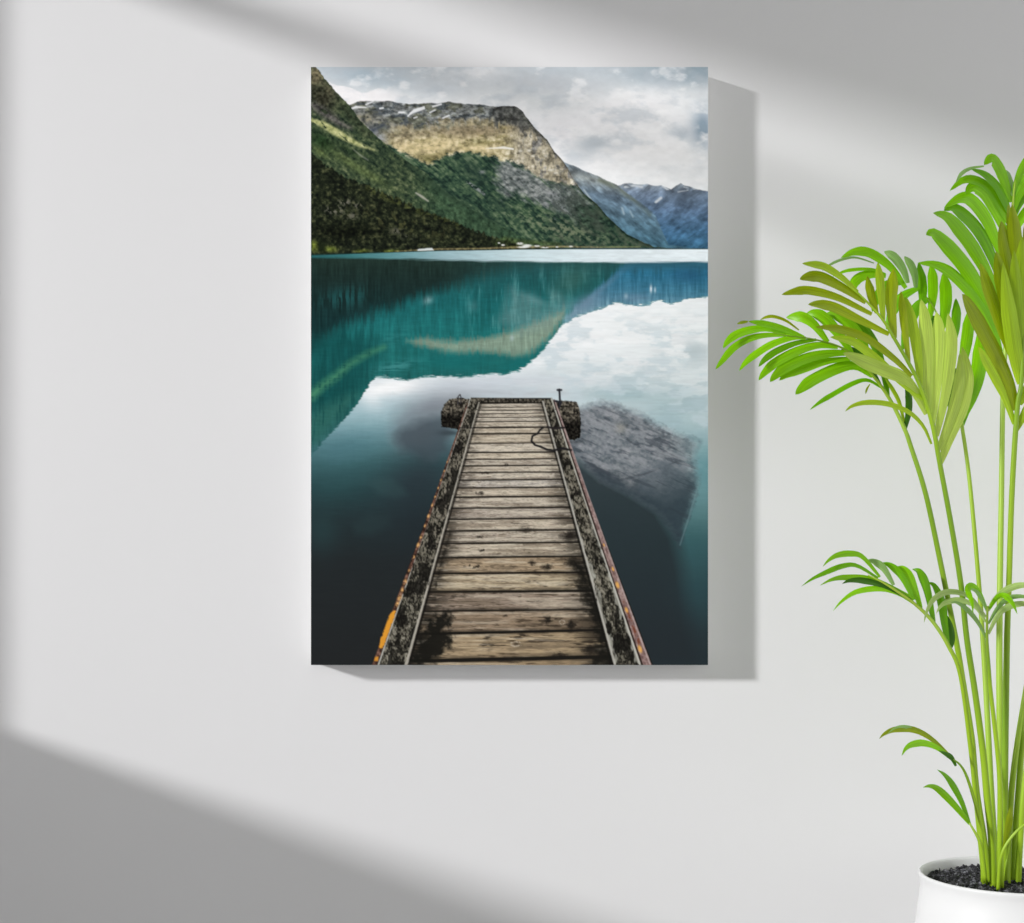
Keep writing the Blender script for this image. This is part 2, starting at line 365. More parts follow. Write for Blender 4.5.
    lw = grad(y2, [(375,(222,228,232)),(392,(200,212,218)),(412,(160,188,196)),(430,(124,160,168)),(446,(84,124,130)),(464,(58,94,98)),(490,(42,68,71)),(520,(38,50,53)),(560,(37,42,44)),(665,(36,38,39))])
    W.mix(lw, sst(560,440,XX+(rb-.5)*30))
    W.mix(C3(246,247,248), np.clip(blob(395,387,30,8,-6)*1.2+blob(372,399,10,14,-40)*.4,0,1)*sst(.2,.5,rb+.15))
    W.mix(C3(240,242,244), np.clip(blob(612,325,62,26,-16,1.4),0,1)*.85)
    W.mix(C3(184,196,202), np.clip(blob(692,352,26,15)*.9,0,1)*sst(.25,.6,rb+.12))
    W.mix(C3(232,233,236), np.clip(blob(640,362,24,9)*.6+blob(676,338,18,9)*.5,0,1))
    W.mix(C3(206,216,220), np.clip(blob(560,372,34,9,-10)*.7,0,1)*rb*1.5)
    W.mix(C3(150,178,184), np.clip(blob(618,395,40,9)*.6+blob(670,408,30,16)*.5,0,1))
    W.mix(C3(140,144,152), np.clip(blob(438,405,34,15,-14)*.85,0,1)*sst(.15,.5,rb+.12))
    W.mix(C3(198,204,212), np.clip(blob(470,386,40,6)*.7+blob(530,381,60,6)*.6,0,1))
    W.mix(C3(176,180,188), np.clip(blob(500,393,60,5)*.7,0,1))
    W.mix(C3(104,112,118), np.clip(blob(420,434,26,16,-20)*.75,0,1))
    W.mix(C3(78,118,128), np.clip(blob(345,448,34,16,-10)*.6,0,1))
    W.mix(C3(46,56,62), np.clip(blob(420,480,44,30,-30)*.8,0,1))
    cb = fbm(XX/22,YY/10,8,5)
    W.mix(C3(196,209,216), sst(.5,.66,cb)*sst(300,340,YY)*(1-sst(440,500,YY))*sst(470,560,XX)*.6)
    W.mix(C3(242,243,245), sst(.5,.64,fbm(XX/26,YY/11,18,5))*(1-sst(350,395,YY))*sst(500,560,XX)*.7)
    W.mix(C3(160,182,190), sst(.46,.6,fbm(XX/24,YY/8,12,5))*sst(355,400,YY)*(1-sst(440,480,YY))*sst(560,620,XX)*.55)
    # mirrored mountains
    edge = ip([(311,456),(318,448),(324,440),(340.5,423.5),(355,407),(367,388),(376,376.5),(385,377),(395,378),(407,380.6),(424,377),(443,377),(467,376),(491,374.7),(510,372.5),(521,369),(527,365),(534,359),(545,348),(553,337.6),(558,330),(563,324),(576.5,317),(595,310),(606,306),(616,303),(628,305),(637,305.5),(648,304),(661,300),(666,302),(671.5,304),(678,302),(685,299.5),(697,297.5),(708,296)], XX)
    mm = 1-below(edge+(rr-.5)*5+(fbm(XX/5,YY/1.5,19)-.5)*3.5, 2.4)
    refl = grad(YY+(rv-.5)*10, [(255,(46,84,86)),(275,(36,88,90)),(300,(30,98,100)),(330,(32,106,106)),(360,(34,104,102)),(395,(32,90,88)),(430,(44,92,92)),(455,(58,102,106))])
    rw = fbm(XX/4,YY/30,6,4)
    refl = refl*(.72+.32*rv+.26*rw)[..., None]
    W.mix(C3(120,160,160), sst(.6,.75,rw)*.0)
    W.mix(refl, mm)
    # blue far mountains
    blue = grad(YY+(rv-.5)*14, [(258,(52,96,112)),(275,(46,106,134)),(295,(70,122,146)),(312,(118,152,168))])*(.82+.36*rv)[..., None]
    W.mix(blue, mm*np.clip(sst(0,8,XX-ip([(258,625),(275,608),(290,590),(305,575),(318,560)],YY,0)+(rv-.5)*10),0,1))
    W.mix(C3(112,138,160), mm*np.clip(blob(585,303,20,8,-20)*.7+blob(635,298,16,5)*.5+blob(606,285,22,3,-40)*.4,0,1))
    W.mix(C3(214,224,232), mm*np.clip(blob(651,289,1.2,4)+blob(655,290,1,3)*.7+blob(626,296,2,3)*.4,0,1))
    W.mix(C3(38,80,112), mm*blob(688,275,18,8)*.6)
    refl2 = mm*sst(.50,.66,rw*.6+rv*.4)
    W.mix(C3(96,150,150), refl2*np.clip(polym([(470,275),(520,268),(600,268),(575,300),(555,330),(520,345),(470,330)],30),0,1)*.5)
    W.mix(C3(20,52,56), mm*sst(.52,.66,1-rw)*np.clip(polym([(311,262),(470,262),(430,300),(350,330),(311,350)],24),0,1)*.5)
    # pale cliff mirrored
    W.mix(C3(150,160,140)*(.8+.4*rv)[..., None], mm*np.clip(polym([(408,341),(425,338.5),(445,341),(470,340),(490,337),(519,329),(545,318),(566,309),(564,318),(552,334),(540,346),(528,356),(514,357),(500,353),(480,352),(452,354),(430,347)],7,(rv-.5)*9+(rr-.5)*4),0,1)*.82)
    W.mix(C3(120,150,150), mm*np.clip(polym([(498,322),(512,290),(528,296),(545,306),(560,300),(570,306),(545,325),(520,332)],16,(rv-.5)*14),0,1)*.5)
    W.mix(C3(170,190,192), mm*np.clip(blob(512,338,2,3)+blob(534,300,14,4,20)*.4+blob(428,300,5,4,-30)*.8+blob(555,296,8,6,40)*.4+blob(473,306,5,6)*.25,0,1)*.7)
    W.mix(C3(56,96,90), mm*np.clip(blob(572,280,22,14,-30)*.7,0,1))
    W.mix(C3(26,104,104), mm*np.clip(blob(455,362,40,9,2)*.8+blob(520,363,20,7,-20)*.8,0,1))
    W.mix(C3(70,140,140), mm*np.clip(blob(395,367,22,5,-12)*.7+blob(390,340,22,8,-30)*.2,0,1)*sst(.3,.6,rr))
    # dark forest mirrored
    dk = np.clip(1-below(ip([(311,352),(330,335),(350,322),(375,312),(400,304),(430,292),(460,283),(490,274),(520,266),(560,262),(708,258)],XX)+(rv-.5)*24, 16),0,1)
    W.mix(grad(YY, [(256,(36,52,46)),(285,(28,45,43)),(320,(24,50,51)),(352,(24,60,60))])*(.75+.5*rv)[..., None], mm*dk*(1-.45*sst(430,520,XX)))
    W.mix(C3(38,96,98), mm*np.clip(blob(345,298,24,10,-8)*.7,0,1)*sst(.45,.62,rv))
    # left slope mirrored: dark flank, lime streak, paler lower edge
    W.mix(C3(20,74,74)*(.85+.3*rv)[..., None], mm*np.clip(polym([(311,340),(345,330),(385,345),(372,372),(350,405),(311,440)],16,(rv-.5)*8),0,1)*.75)
    W.mix(C3(78,140,104), mm*np.clip(strokem([(311,396),(322,386),(336,376),(350,364),(367,354),(384,347)],[8,6,6,4,3,1],9)*sst(.25,.6,rr*.5+rv*.5+.1),0,1)*.9)
    W.mix(C3(56,108,98), mm*np.clip(strokem([(311,430),(328,415),(348,400),(356,396)],[26,20,10,5],12),0,1)*.6*sst(.2,.55,rv+.05))
    W.mul(1+(rr-.5)*.12*mm)
    W.mul(1+(fbm(XX/14,YY/1.6,21)-.5)*.07)
    # right-hand deep water
    W.mix(C3(88,134,142), np.clip(blob(704,470,26,26)*.7,0,1))
    W.mix(C3(50,84,89), np.clip(blob(694,550,36,26)*.6,0,1))
    W.mix(C3(39,45,49), np.clip(polym([(562,440),(582,458),(602,474),(632,490),(660,508),(676,536),(684,570),(696,665),(590,665)],20),0,1)*.85)
    W.mix(C3(44,68,74), np.clip(blob(704,590,22,30)*.6,0,1))
    W.mix(C3(39,45,49), sst(585,655,YY)*sst(600,640,XX)*.7)
    # big sunken boulder
    b1 = fbm(rot(XX,YY,20)[0]/14, rot(XX,YY,20)[1]/6, 24, 5); b2 = fbm(XX/3, YY/2.4, 26, 4)
    rk = grad(b1*.5+b2*.5, [(.2,(70,77,85)),(.43,(108,114,121)),(.58,(136,139,145)),(.82,(172,172,176))])
    rk = rk*(.93-.36*sst(462,520,YY+(XX-640)*-.25))[..., None]
    bm = polym([(556,420),(580,408.6),(592,403),(603.7,402),(615,404),(627,408.6),(640,414),(651,420),(663,427),(674,432.5),(690,437),(699.5,442),(697,452),(696,467),(699.5,481),(694,500),(689,514),(683,532),(679,546),(671,530),(660,516),(651,509),(630.6,496),(615,488),(600,481),(580,462),(566,448)],9,(b2-.5)*6+1)
    W.mix(rk, bm*(.92-.35*sst(664,700,XX)-.3*sst(490,545,YY)))
    W.mix(C3(60,70,79), bm*np.clip(polym([(572,448),(600,472),(640,490),(668,498),(690,486),(690,520),(679,550),(640,508),(600,484)],14,(b1-.5)*10),0,1)*.7)
    W.mix(C3(98,106,114), bm*np.clip(polym([(640,470),(684,450),(690,492),(665,505),(640,492)],8,(b1-.5)*8),0,1)*.6)
    W.mix(C3(66,72,80), bm*np.clip(strokem([(578,455),(596,468),(620,480),(645,474),(676,462)],[2,3,2,2,1],2)+strokem([(604,408),(630,420),(660,434),(680,444)],[.6,1.2,1.2,.5],1.5)*.6,0,1)*.7*sst(.3,.5,b1))
    W.mix(C3(154,150,140), bm*blob(620,428,6,5)*.6)
    W.mix(C3(60,66,74), bm*sst(.56,.64,fbm(rot(XX,YY,24)[0]/26, rot(XX,YY,24)[1]/4, 2, 5))*.5)
    W.mix(C3(158,160,165), bm*sst(.56,.68,fbm(rot(XX,YY,18)[0]/16, rot(XX,YY,18)[1]/5, 9, 5))*(1-sst(450,490,YY))*.5)
    W.mix(C3(176,190,196), np.clip(polym([(580,409),(604,399),(640,408),(635,414),(604,404)],6),0,1)*.35)
    W.mix(C3(44,58,65), bm*np.clip(polym([(600,478),(640,492),(668,480),(700,478),(700,560),(660,560),(610,500)],26,(b1-.5)*14),0,1)*.55)
    W.mix(C3(112,140,146), np.clip(strokem([(690,437),(701,441),(697,452)],[3,4,2],3)*.5+strokem([(699,482),(690,514),(680,545)],[1.5,1.5,1],1.5)*.55,0,1))
    # faint sunken stones at left
    W.mix(C3(56,82,84), np.clip(polym([(368,483),(378,478),(392,479),(404,488),(408,495),(395,498),(378,494)],7),0,1)*.5)
    W.mix(C3(46,64,66), np.clip(polym([(352,524),(368,514),(388,515),(392,525),(372,535),(356,534)],9),0,1)*.45)
    W.mix(C3(44,70,72), np.clip(blob(322,530,16,22)*.5,0,1))
    W.mix(C3(50,84,88), np.clip(blob(338,482,26,14,-20)*.35,0,1))
    W.mix(C3(112,120,128), np.clip(polym([(390,420),(410,404),(440,398),(466,398),(450,440),(430,455),(400,448)],16,(rb-.5)*16),0,1)*.45)
    W.mix(C3(58,68,76), np.clip(polym([(398,432),(420,420),(450,418),(446,450),(425,462),(402,452)],12,(rb-.5)*12),0,1)*.6)
    W.mix(C3(36,42,47), np.clip(blob(425,520,40,40,-30)*.55,0,1))
    P.mix(W.a, below(wl))
    # bright wind-ruffled strip along the far shore
    st = ip([(311,258.5),(360,258),(420,259.5),(480,261),(540,262),(620,262.5),(708,262)], XX)
    sm = below(wl+.2, .8)*(1-below(st+(fbm(XX/30,YY/1.5,28)-.5)*3, 2.2))
    P.mix(np.stack([np.interp(XX,[311,350,400,440,520,600,708],v) for v in ([.16,.24,.40,.58,.78,.86,.9],[.36,.46,.58,.70,.85,.9,.93],[.37,.47,.60,.73,.87,.92,.95])],-1)*(1+(rr-.5)*.12)[..., None], sm)
    P.mix(C3(24,46,44), strokem([(311,254.4),(340,253.6),(380,252.2)],1.2,1)*.6)
    P.mix(C3(46,70,80), strokem([(560,248.4),(708,248.6)],1.2,1)*.8)
    # white boat
    P.mix(C3(216,222,222), np.clip(polym([(417,250),(419,248.9),(424,248.6),(427,248.0),(432,247.9),(434,250.4),(418,250.8)],1),0,1))
    # ---- jetty
    xl = ip([(403,479.8),(665,408)], YY); xr = ip([(401,542.5),(665,615)], YY)
    xl = 479.8+(YY-403)*(406.5-479.8)/262; xr = 542.5+(YY-401)*(615-542.5)/264
    u = (XX-xl)/(xr-xl); ps = np.clip((YY-380)/285, .08, 1)
    # floats under the far end
    fg = fbm(XX/1.6, YY/1.6, 3, 3)
    flc = grad(fg, [(.25,(22,21,19)),(.45,(58,54,48)),(.6,(92,86,76)),(.8,(138,130,116))])
    for pts, dark in (([(449,399),(458,397.5),(470,399),(468,415),(459,429.5),(450,428),(441.5,426.6),(440.8,413),(444,405)], [(440,413),(452,415),(462,413),(462,432),(440,430)]), ([(553,400.5),(565,400.7),(577,402),(579.5,408),(581,424),(580.5,437),(574.7,440),(566,439),(556,420)], [(552,410),(562,420),(572,422),(583,415),(583,442),(560,442)])):
        fm = polym(pts, 1, (fg-.5)*1.6)
        P.mix(flc, fm); P.mul(1-.62*fm*polym(dark, 6))
    P.mix(C3(30,34,38), np.clip(blob(452,433,12,3)*.5+blob(576,442,7,2)*.4,0,1))
    deck = polym([(471,398),(552,398),(653,665),(653,670),(372,670),(372,665)], .9)
    P.mix(C3(30,28,25), deck)
    # planks
    gaps = [403.3,407.2,410.2,413.5,417.3,421.5,427.3,433.7,443.2,452.4,459.1,465.6,472.3,479.8,487.6,496.7,507.8,518.8,530.4,542.9,557.0,573.0,591.4,610.3,632.0,659.0,690]
    wide = [w_+.35 for w_ in [.5,.4,.5,.4,.5,.5,1.0,1.1,.5,1.1,.8,.9,.9,1.0,1.0,1.4,1.2,1.2,1.3,1.3,1.4,1.6,2.0,1.3,2.4,3.6,2]]
    tone = [tuple(.55*q+.45*w for q, w in zip(t3, (192,186,177))) if j < 20 else tuple(.98*(.7*q+.3*w) for q, w in zip(t3, (170,160,148))) for j, t3 in enumerate([(186,176,160),(170,160,144),(192,182,166),(168,158,142),(186,178,164),(178,166,148),(172,158,136),(164,150,128),(196,186,170),(186,172,150),(166,156,142),(180,168,150),(176,166,152),(178,172,166),(176,162,142),(172,160,144),(150,138,126),(172,158,138),(158,146,130),(170,156,134),(164,142,112),(176,160,130),(138,122,108),(128,108,86),(160,138,104),(140,118,86),(138,122,98)])]
    tilt = (u-.5)*np.interp(YY,[400,560,600,640,665],[-.3,-1.6,-1.0,-5,-4.5])
    yy = YY-tilt
    for i in range(len(gaps)-1):
        a, b = gaps[i], gaps[i+1]
        inn = np.clip(.5+(yy-a-wide[i]*.5)/.7,0,1)*np.clip(.5+(b-wide[i+1]*.5-yy)/.7,0,1)*np.clip((u+.0)*60,0,1)*np.clip((1-u)*60,0,1)
        s = max(.5, (b-a)/14)
        gr = fbm(XX/(26*s)+i*7.3, YY/(1.0*s)+i*3.1, i, 4); g2 = fbm(XX/(5*s)+i*5, YY/(.55*s+.25)+i*9, i+3, 3); g3 = fbm(XX/(9*s)+i*2.2, YY/(3.2*s)+i*4, i+7, 4)
        v = (yy-a)/(b-a)
        c = C3(*tone[i])*np.array([1.04,1.03,1.02],np.float32)*(.36+.66*gr+.62*g2)[..., None]
        c = c*(1-.22*sst(.75,1,v)-.15*sst(.15,0,v))[..., None]
        P.mix(c, inn)
        lowr = np.clip((a-440)/200, 0, 1)
        P.mix(C3(56,47,38), inn*sst(.52,.68,gr*.6+g2*.4)*(.3+.62*lowr))
        P.mix(C3(36,31,26), inn*(sst(.80,1.0,v)+sst(.14,0,v))*sst(.35,.6,g3)*(.2+.55*lowr))
        P.mix(C3(38,33,28), inn*sst(.64,.76,g3*.7+g2*.3+.05*lowr)*(.25+.5*lowr))
        endm = np.clip(sst(.20,.02,u)+sst(.78,.98,u),0,1)
        P.mix(C3(34,31,27), inn*endm*sst(.36,.52,g3*.6+g2*.4+.10*lowr)*(.45+.5*lowr))
        g5 = fbm(XX/(34*s)+i*3.7, YY/(2.0*s)+i*6.1, i+11, 4)
        P.mix(C3(216,205,186), inn*sst(.50,.68,g5)*(.25+.75*g2)*(.8-.25*lowr))
        P.mix(C3(96,84,70), inn*sst(.53,.70,1-g5)*(.25+.25*lowr))
    # knots, stains
    for cx, cy, rx, ry in [(531,639.5-18,4.6,4.4),(571,625,5,4.6),(548,620,4,4.5),(532,563,4,2.2),(547,567,6,3),(474,568,2,1.6),(478,566,1.6,1.4),(470,566,1.6,1.2),(480,537,4,1.2),(481,550,3,1.2),(570,536,10,5),(505,465,3,1.2),(485,473,4,1),(480,493,4,1.6),(525,530,8,2),(574,563,9,5),(560,655,7,2),(590,650,8,5)]:
        if (cx,cy)==(531,621.5): continue
        P.mix(C3(30,27,24), polym([(cx-rx,cy),(cx,cy-ry),(cx+rx,cy),(cx,cy+ry)],rx*.6,(fbm(XX/2,YY/1.5,13)-.5)*4)*.85*deck)
    P.mix(C3(196,184,168), np.clip(strokem([(559.5,621.5),(561.5,620.2),(564.5,621),(565,623),(562,624.6),(559.5,623.2)],1.1,1),0,1)*.65*sst(.3,.5,fg))
    P.mix(C3(206,194,176), np.clip(strokem([(511,643),(515,641.5),(520,642.5),(521,645),(515,646.5),(511,645)],1.3,1),0,1)*.7*sst(.3,.5,fg))
    P.mix(C3(40,34,30), blob(516,644,3,1.3)*.7)
    # mouldy plank ends near the viewer
    md = fbm(XX/5,YY/4,16,4)
    P.mix(C3(27,26,23), np.clip(polym([(434,612),(452,616),(446,630),(452,640),(440,658),(424,662),(405,670),(420,640)],9,(md-.5)*22),0,1)*.95)
    P.mix(C3(27,26,23), np.clip(polym([(573,563),(584,560),(592,585),(603,610),(606,640),(618,668),(596,664),(598,630),(585,600)],9,(md-.5)*18),0,1)*.95)
    P.mix(C3(26,24,21), np.clip(strokem([(450,533),(442,560),(436,585)],[3,4,5],5),0,1)*.8*sst(.3,.55,md))
    # far cross beam
    P.mix(flc*.85, polym([(471,397.6),(545,398.8),(546,402.5),(470,402)],1))
    # side beams
    def beam(o0, o1, i0, i1, k, light):
        # outer edge o0(top)->o1(bottom), inner edge i0->i1
        t = (YY-o0[1])/(o1[1]-o0[1])
        xo = o0[0]+(o1[0]-o0[0])*t; xi = i0[0]+(i1[0]-i0[0])*(YY-i0[1])/(i1[1]-i0[1])
        w = (XX-xo)/(xi-xo)
        pm = polym([o0, i0, i1, (i1[0],i1[1]+6), (o1[0],o1[1]+6), o1], .9)
        nz = fbm((XX-xo)/(1.2+3.0*ps), YY/(2.4+7*ps), k, 4); nf = (fbm(XX/1.3, YY/2.0, k+3, 3)-.5)*1.4+.5; nl = fbm(w*1.5+k, YY/16, k+5, 3)
        base = grad(nz*.55+nf*.45, [(.3,(26,25,22)),(.47,(46,44,39)),(.57,(84,81,71)),(.74,(148,143,130))])
        P.mix(base, pm)
        P.mix(C3(128,121,108), pm*sst(.36,.62,nl*.3+nf*.7)*light*(1-sst(500,610,YY)*.7))
        P.mix(C3(22,21,19), pm*sst(.52,.6,fbm(XX/8,YY/14,k+8)+.12*sst(600,660,YY))*.75)
        return t, w, pm, nz, nl
    t, w, pm, nz, nl = beam((471,397.5),(377.8,665),(479.8,402.5),(406.8,665),2,.6)
    P.mix(C3(186,184,176), np.clip(strokem([(470.6,398),(377.6,667)],[1.0,1.6],.9),0,1)*sst(.32,.55,nz+.1)*.9)
    P.mix(C3(184,178,166), np.clip(strokem([(479,402.5),(435.2,560),(407.6,660),(404.6,669)],[1.2,1.7,2.8,3.6],.9),0,1)*sst(.30,.5,nz+.12)*.88)
    P.mix(C3(24,22,20), strokem([(481.3,403),(437.8,560),(410.4,660)],[.8,1.6,2.8],1.2)*.85)
    t, w, pm, nz, nl = beam((551.5,398.5),(641,665),(542.5,401),(615,665),6,.6)
    wh = grad(nz, [(.2,(120,118,108)),(.5,(168,166,156)),(.8,(192,190,180))])
    ed = fbm(XX/4,YY/9,18,3)
    P.mix(wh*.92, pm*np.clip(.5+(w-.89+(ed-.5)*.55)*14,0,1)*sst(430,560,YY)*.85*sst(.38,.5,ed+.1))
    P.mix(wh*.92, pm*np.clip(.5+(.13-w+(ed-.5)*.5)*14,0,1)*sst(500,580,YY)*.9)
    P.mix(C3(184,180,172), np.clip(strokem([(543,401.5),(572,508),(615.5,667)],[1.5,1.6,2.2],.9),0,1)*sst(.2,.4,nz+.1)*.9)
    P.mix(C3(190,188,180), np.clip(strokem([(551.5,398.5),(585,500),(641,667)],[1.4,1.8,2.2],.9),0,1)*sst(.2,.42,nz+.1)*.9)
    P.mix(C3(24,23,21), strokem([(541.5,403),(570,508),(612.5,667)],[1,1.8,2.6],1.2)*.85)
    # rusty rail pipes
    rn = fbm(XX/2.2, YY/3, 31, 3)
    P.mix(grad(rn, [(.2,(44,30,26)),(.5,(92,64,54)),(.8,(140,106,92))]), np.clip(strokem([(467.5,404),(426.6,523),(373.3,668)],[1.2,2.6,4.6],.9),0,1))
    for k, (cx, cy) in enumerate([(407.5,571),(405,582),(401,590),(411,557),(414,545),(417,537),(421,526),(425,516),(429,505),(431,497),(434,488),(437,480),(440,471),(443,462),(398,598),(396,604)]):
        cx = 467.3-93*(cy-404)/264-.4; cx += .9; r = .5+1.2*(cy-440)/150*(.5+.8*((k*37) % 10)/10)
        P.mix(C3(226,176,112), blob(cx,cy,r,r*1.7,20,1.3)*sst(.25,.5,fg)*.95)
    P.mix(C3(222,152,52), np.clip(polym([(393.5,610),(396,611),(394,618),(388,634),(383,648),(379,648),(380,641),(385,628),(389,616)],1.2,(fg-.5)*2),0,1)*.97)
    P.mix(C3(214,146,52), np.clip(polym([(375,657),(378.5,656.5),(378,661),(374,661)],1.2),0,1)*.9)
    P.mix(C3(48,36,32), np.clip(strokem([(553.5,400),(586,500),(643,667)],[.8,1.4,2.2],.9),0,1)*.9)
    P.mix(grad(rn, [(.2,(104,80,78)),(.5,(140,116,112)),(.8,(172,150,146))]), np.clip(strokem([(554.5,400),(588,498),(613,570),(648.5,668)],[1.2,3,5.2,8],.9),0,1))
    P.mix(C3(186,170,168), np.clip(strokem([(555.3,402),(589.5,498),(615.5,570),(651.5,668)],[.5,.9,1.2,1.6],.9),0,1)*.6)
    P.mix(C3(110,60,44), np.clip(strokem([(624,602),(640,645)],[2,3],2),0,1)*sst(.4,.6,rn))
    for cx, cy, r in [(617.5,585,2.2),(626.5,610,1.8),(640,649,2.4),(613,569,1.4),(604,545,1)]:
        P.mix(C3(226,168,88), blob(cx,cy,r*.8,r*1.7,-20,2)*.95)
    # strap, rope, posts
    P.mix(C3(32,30,30), np.clip(strokem([(460,427.8),(478,428),(543,427),(564,428)],[1,.8,1,1.6],.8),0,1)*.8)
    P.mix(C3(34,33,34), np.clip(strokem([(543,427.5),(540,430),(537,434),(532.5,436),(531.4,441),(535,445),(540,446.5),(547,449.5),(553.6,450.5),(562,448.5),(571,450)],[2.2,2,1.9,2.1,2.1,2.1,2.2,2.2,2.2,2.6,2],.8),0,1)*.95)
    P.mix(C3(40,36,38), np.clip(strokem([(547,427),(556,428.5),(564,427.5)],[2,2.4,1.8],.8),0,1)*.85)
    P.mix(C3(40,40,46), np.clip(strokem([(559.3,389.5),(560.2,403)],2,.8)+strokem([(557.5,390),(561.3,390)],2,.8)+strokem([(555,401),(561,402.5),(559,407)],[1.6,2.6,2],.8),0,1))
    P.mix(C3(60,58,60), np.clip(strokem([(458,404),(458.2,396.5),(460,394.6),(461,397),(460.6,403)],[1.2,1,1.2,1,1.2],.8),0,1))
    return np.clip(P.a, .02, .985)

# ------------------------------------------------------------------ the room
WPX = CAM_D/F                                  # metres per pixel on the wall
SUN = Vector((1.786, 1.0, -.605))               # travel of the sunlight: right, into the wall, down
XL = (-204-PPX)*WPX                            # inner face of the left wall
TW = .08                                       # thickness of the left wall

def wall_z(x, y): return CAM_Z-(y-PPY)*WPX
def back(x, y):                                # wall pixel -> (y, z) where its sunray crosses the left wall
    a = ((x-PPX)*WPX-XL)/SUN.x
    return -a, wall_z(x, y)-SUN.z*a

jamb_y = back(8, 400)[0]
sill_z = back(0, 728)[1]
trans_z = back(311, 36)[1]
head_z = back(530, 18)[1]
H_ROOM, W0, W1 = 2.75, XL, 3.2
Y_FAR = -2.7                                  # far jamb of the window

bm = bmesh.new(); box(bm, XL-TW, W1, 0, .12, 0, H_ROOM); struct('wall_back', bm, M_WALL)
bm = bmesh.new(); box(bm, XL-TW, W1, -5.0, .12, -.06, 0); struct('floor', bm, M_FLOOR)
bm = bmesh.new(); box(bm, XL-TW, W1, -5.0, .12, H_ROOM, H_ROOM+.1); struct('ceiling', bm, M_SIDE)  # out of view, added to lower the ambient light on the upper wall
hz = head_z+TW/SUN.x*.605                      # the head edge that cuts the light is on the outside
bm = bmesh.new()
box(bm, XL-TW, XL, -5.0, Y_FAR, 0, H_ROOM); box(bm, XL-TW, XL, jamb_y, 0, 0, H_ROOM)
box(bm, XL-TW, XL, Y_FAR, jamb_y, 0, sill_z); box(bm, XL-TW, XL, Y_FAR, jamb_y, hz, H_ROOM)
struct('wall_left', bm, M_SIDE)
bm = bmesh.new()
tz = .060                                      # transom bar between the casement and the fanlight
box(bm, XL-.055, XL-.025, Y_FAR, jamb_y, trans_z-tz/2+.0136, trans_z+tz/2+.0136)
struct('window_1', bm, M_FRAME)

# ------------------------------------------------------------------ camera and light
cam = bpy.data.cameras.new('camera'); cam.sensor_fit = 'HORIZONTAL'; cam.sensor_width = 36
cam.lens = F/1024*36; cam.shift_x = 0; cam.shift_y = (PPY-461.5)/1024
co = bpy.data.objects.new('camera', cam); COL.objects.link(co)
co.location = (0, -CAM_D, CAM_Z); co.rotation_euler = (math.radians(90), 0, 0)
scene.camera = co
sl = bpy.data.lights.new('sun', 'SUN'); sl.energy = SUN_E; sl.angle = math.radians(4.5); sl.color = (1, 1, 1)
so = bpy.data.objects.new('sun', sl); COL.objects.link(so)
so.rotation_euler = SUN.to_track_quat('-Z', 'Y').to_euler(); so.location = (-3, -3, 4)
w = bpy.data.worlds.new('world'); scene.world = w; w.use_nodes = True
wt = w.node_tree; bg = wt.nodes['Background']; bg.inputs['Strength'].default_value = WORLD_E
tc = N(wt, 'ShaderNodeTexCoord'); sx = N(wt, 'ShaderNodeSeparateXYZ'); mr = N(wt, 'ShaderNodeMapRange')   # the open side of the room, at the right, is the brighter one
mr.inputs['From Min'].default_value = -1; mr.inputs['To Min'].default_value = 1-WORLD_G; mr.inputs['To Max'].default_value = 1+WORLD_G
wt.links.new(tc.outputs['Generated'], sx.inputs['Vector']); wt.links.new(sx.outputs['X'], mr.inputs['Value']); wt.links.new(mr.outputs['Result'], bg.inputs['Color'])
scene.view_settings.view_transform = 'Standard'; scene.view_settings.look = 'None'

# ------------------------------------------------------------------ canvas print
c0 = at(311, 665, DEPTH); c1 = at(708, 67, DEPTH)
art = thing('canvas_print', 'large unframed canvas print of a wooden jetty on a mountain lake, on the wall', 'canvas print', ((c0.x+c1.x)/2, 0, c0.z))
ox, oz = art.location.x, art.location.z
bm = bmesh.new(); e = .0006
box(bm, c0.x-ox, c1.x-ox, -DEPTH+e, -.001, 0, c1.z-oz)
obj('stretched_canvas', bm, M_CANVAS, art)
nx, ny = int(PW*1.5)+1, int(PH*1.5)+1
img = paint().astype(np.float64)
img = np.where(img <= .04045, img/12.92, ((img+.055)/1.055)**2.4)/E_LIT
h2, w2 = img.shape[:2]
fx = np.clip(np.linspace(0, w2, nx)-.5, 0, w2-1.001); fy = np.clip(np.linspace(0, h2, ny)-.5, 0, h2-1.001)
ix, iy = fx.astype(int), fy.astype(int); tx = (fx-ix)[None, :, None]; ty = (fy-iy)[:, None, None]
smp = (img[iy][:, ix]*(1-tx)+img[iy][:, ix+1]*tx)*(1-ty)+(img[iy+1][:, ix]*(1-tx)+img[iy+1][:, ix+1]*tx)*ty
gx, gz = np.meshgrid(np.linspace(c0.x-ox, c1.x-ox, nx), np.linspace(c1.z-oz, 0, ny))
co_ = np.stack([gx, np.full_like(gx, -DEPTH), gz], -1).reshape(-1, 3)
idx = np.arange(nx*ny).reshape(ny, nx)
quads = np.stack([idx[:-1, :-1], idx[1:, :-1], idx[1:, 1:], idx[:-1, 1:]], -1).reshape(-1, 4)
me = bpy.data.meshes.new('print')
me.vertices.add(nx*ny); me.vertices.foreach_set('co', co_.ravel())
me.loops.add(quads.size); me.loops.foreach_set('vertex_index', quads.ravel().astype(np.int32))
me.polygons.add(len(quads)); me.polygons.foreach_set('loop_start', np.arange(0, quads.size, 4, dtype=np.int32))
me.update(calc_edges=True)
ca = me.color_attributes.new('picture', 'FLOAT_COLOR', 'POINT')
ca.data.foreach_set('color', np.concatenate([np.clip(smp, 0, 1), np.ones((ny, nx, 1))], -1).astype(np.float32).ravel())
o = obj('print', me, print_material(), art)
o['label'] = 'printed photograph of a jetty, a lake and mountains'

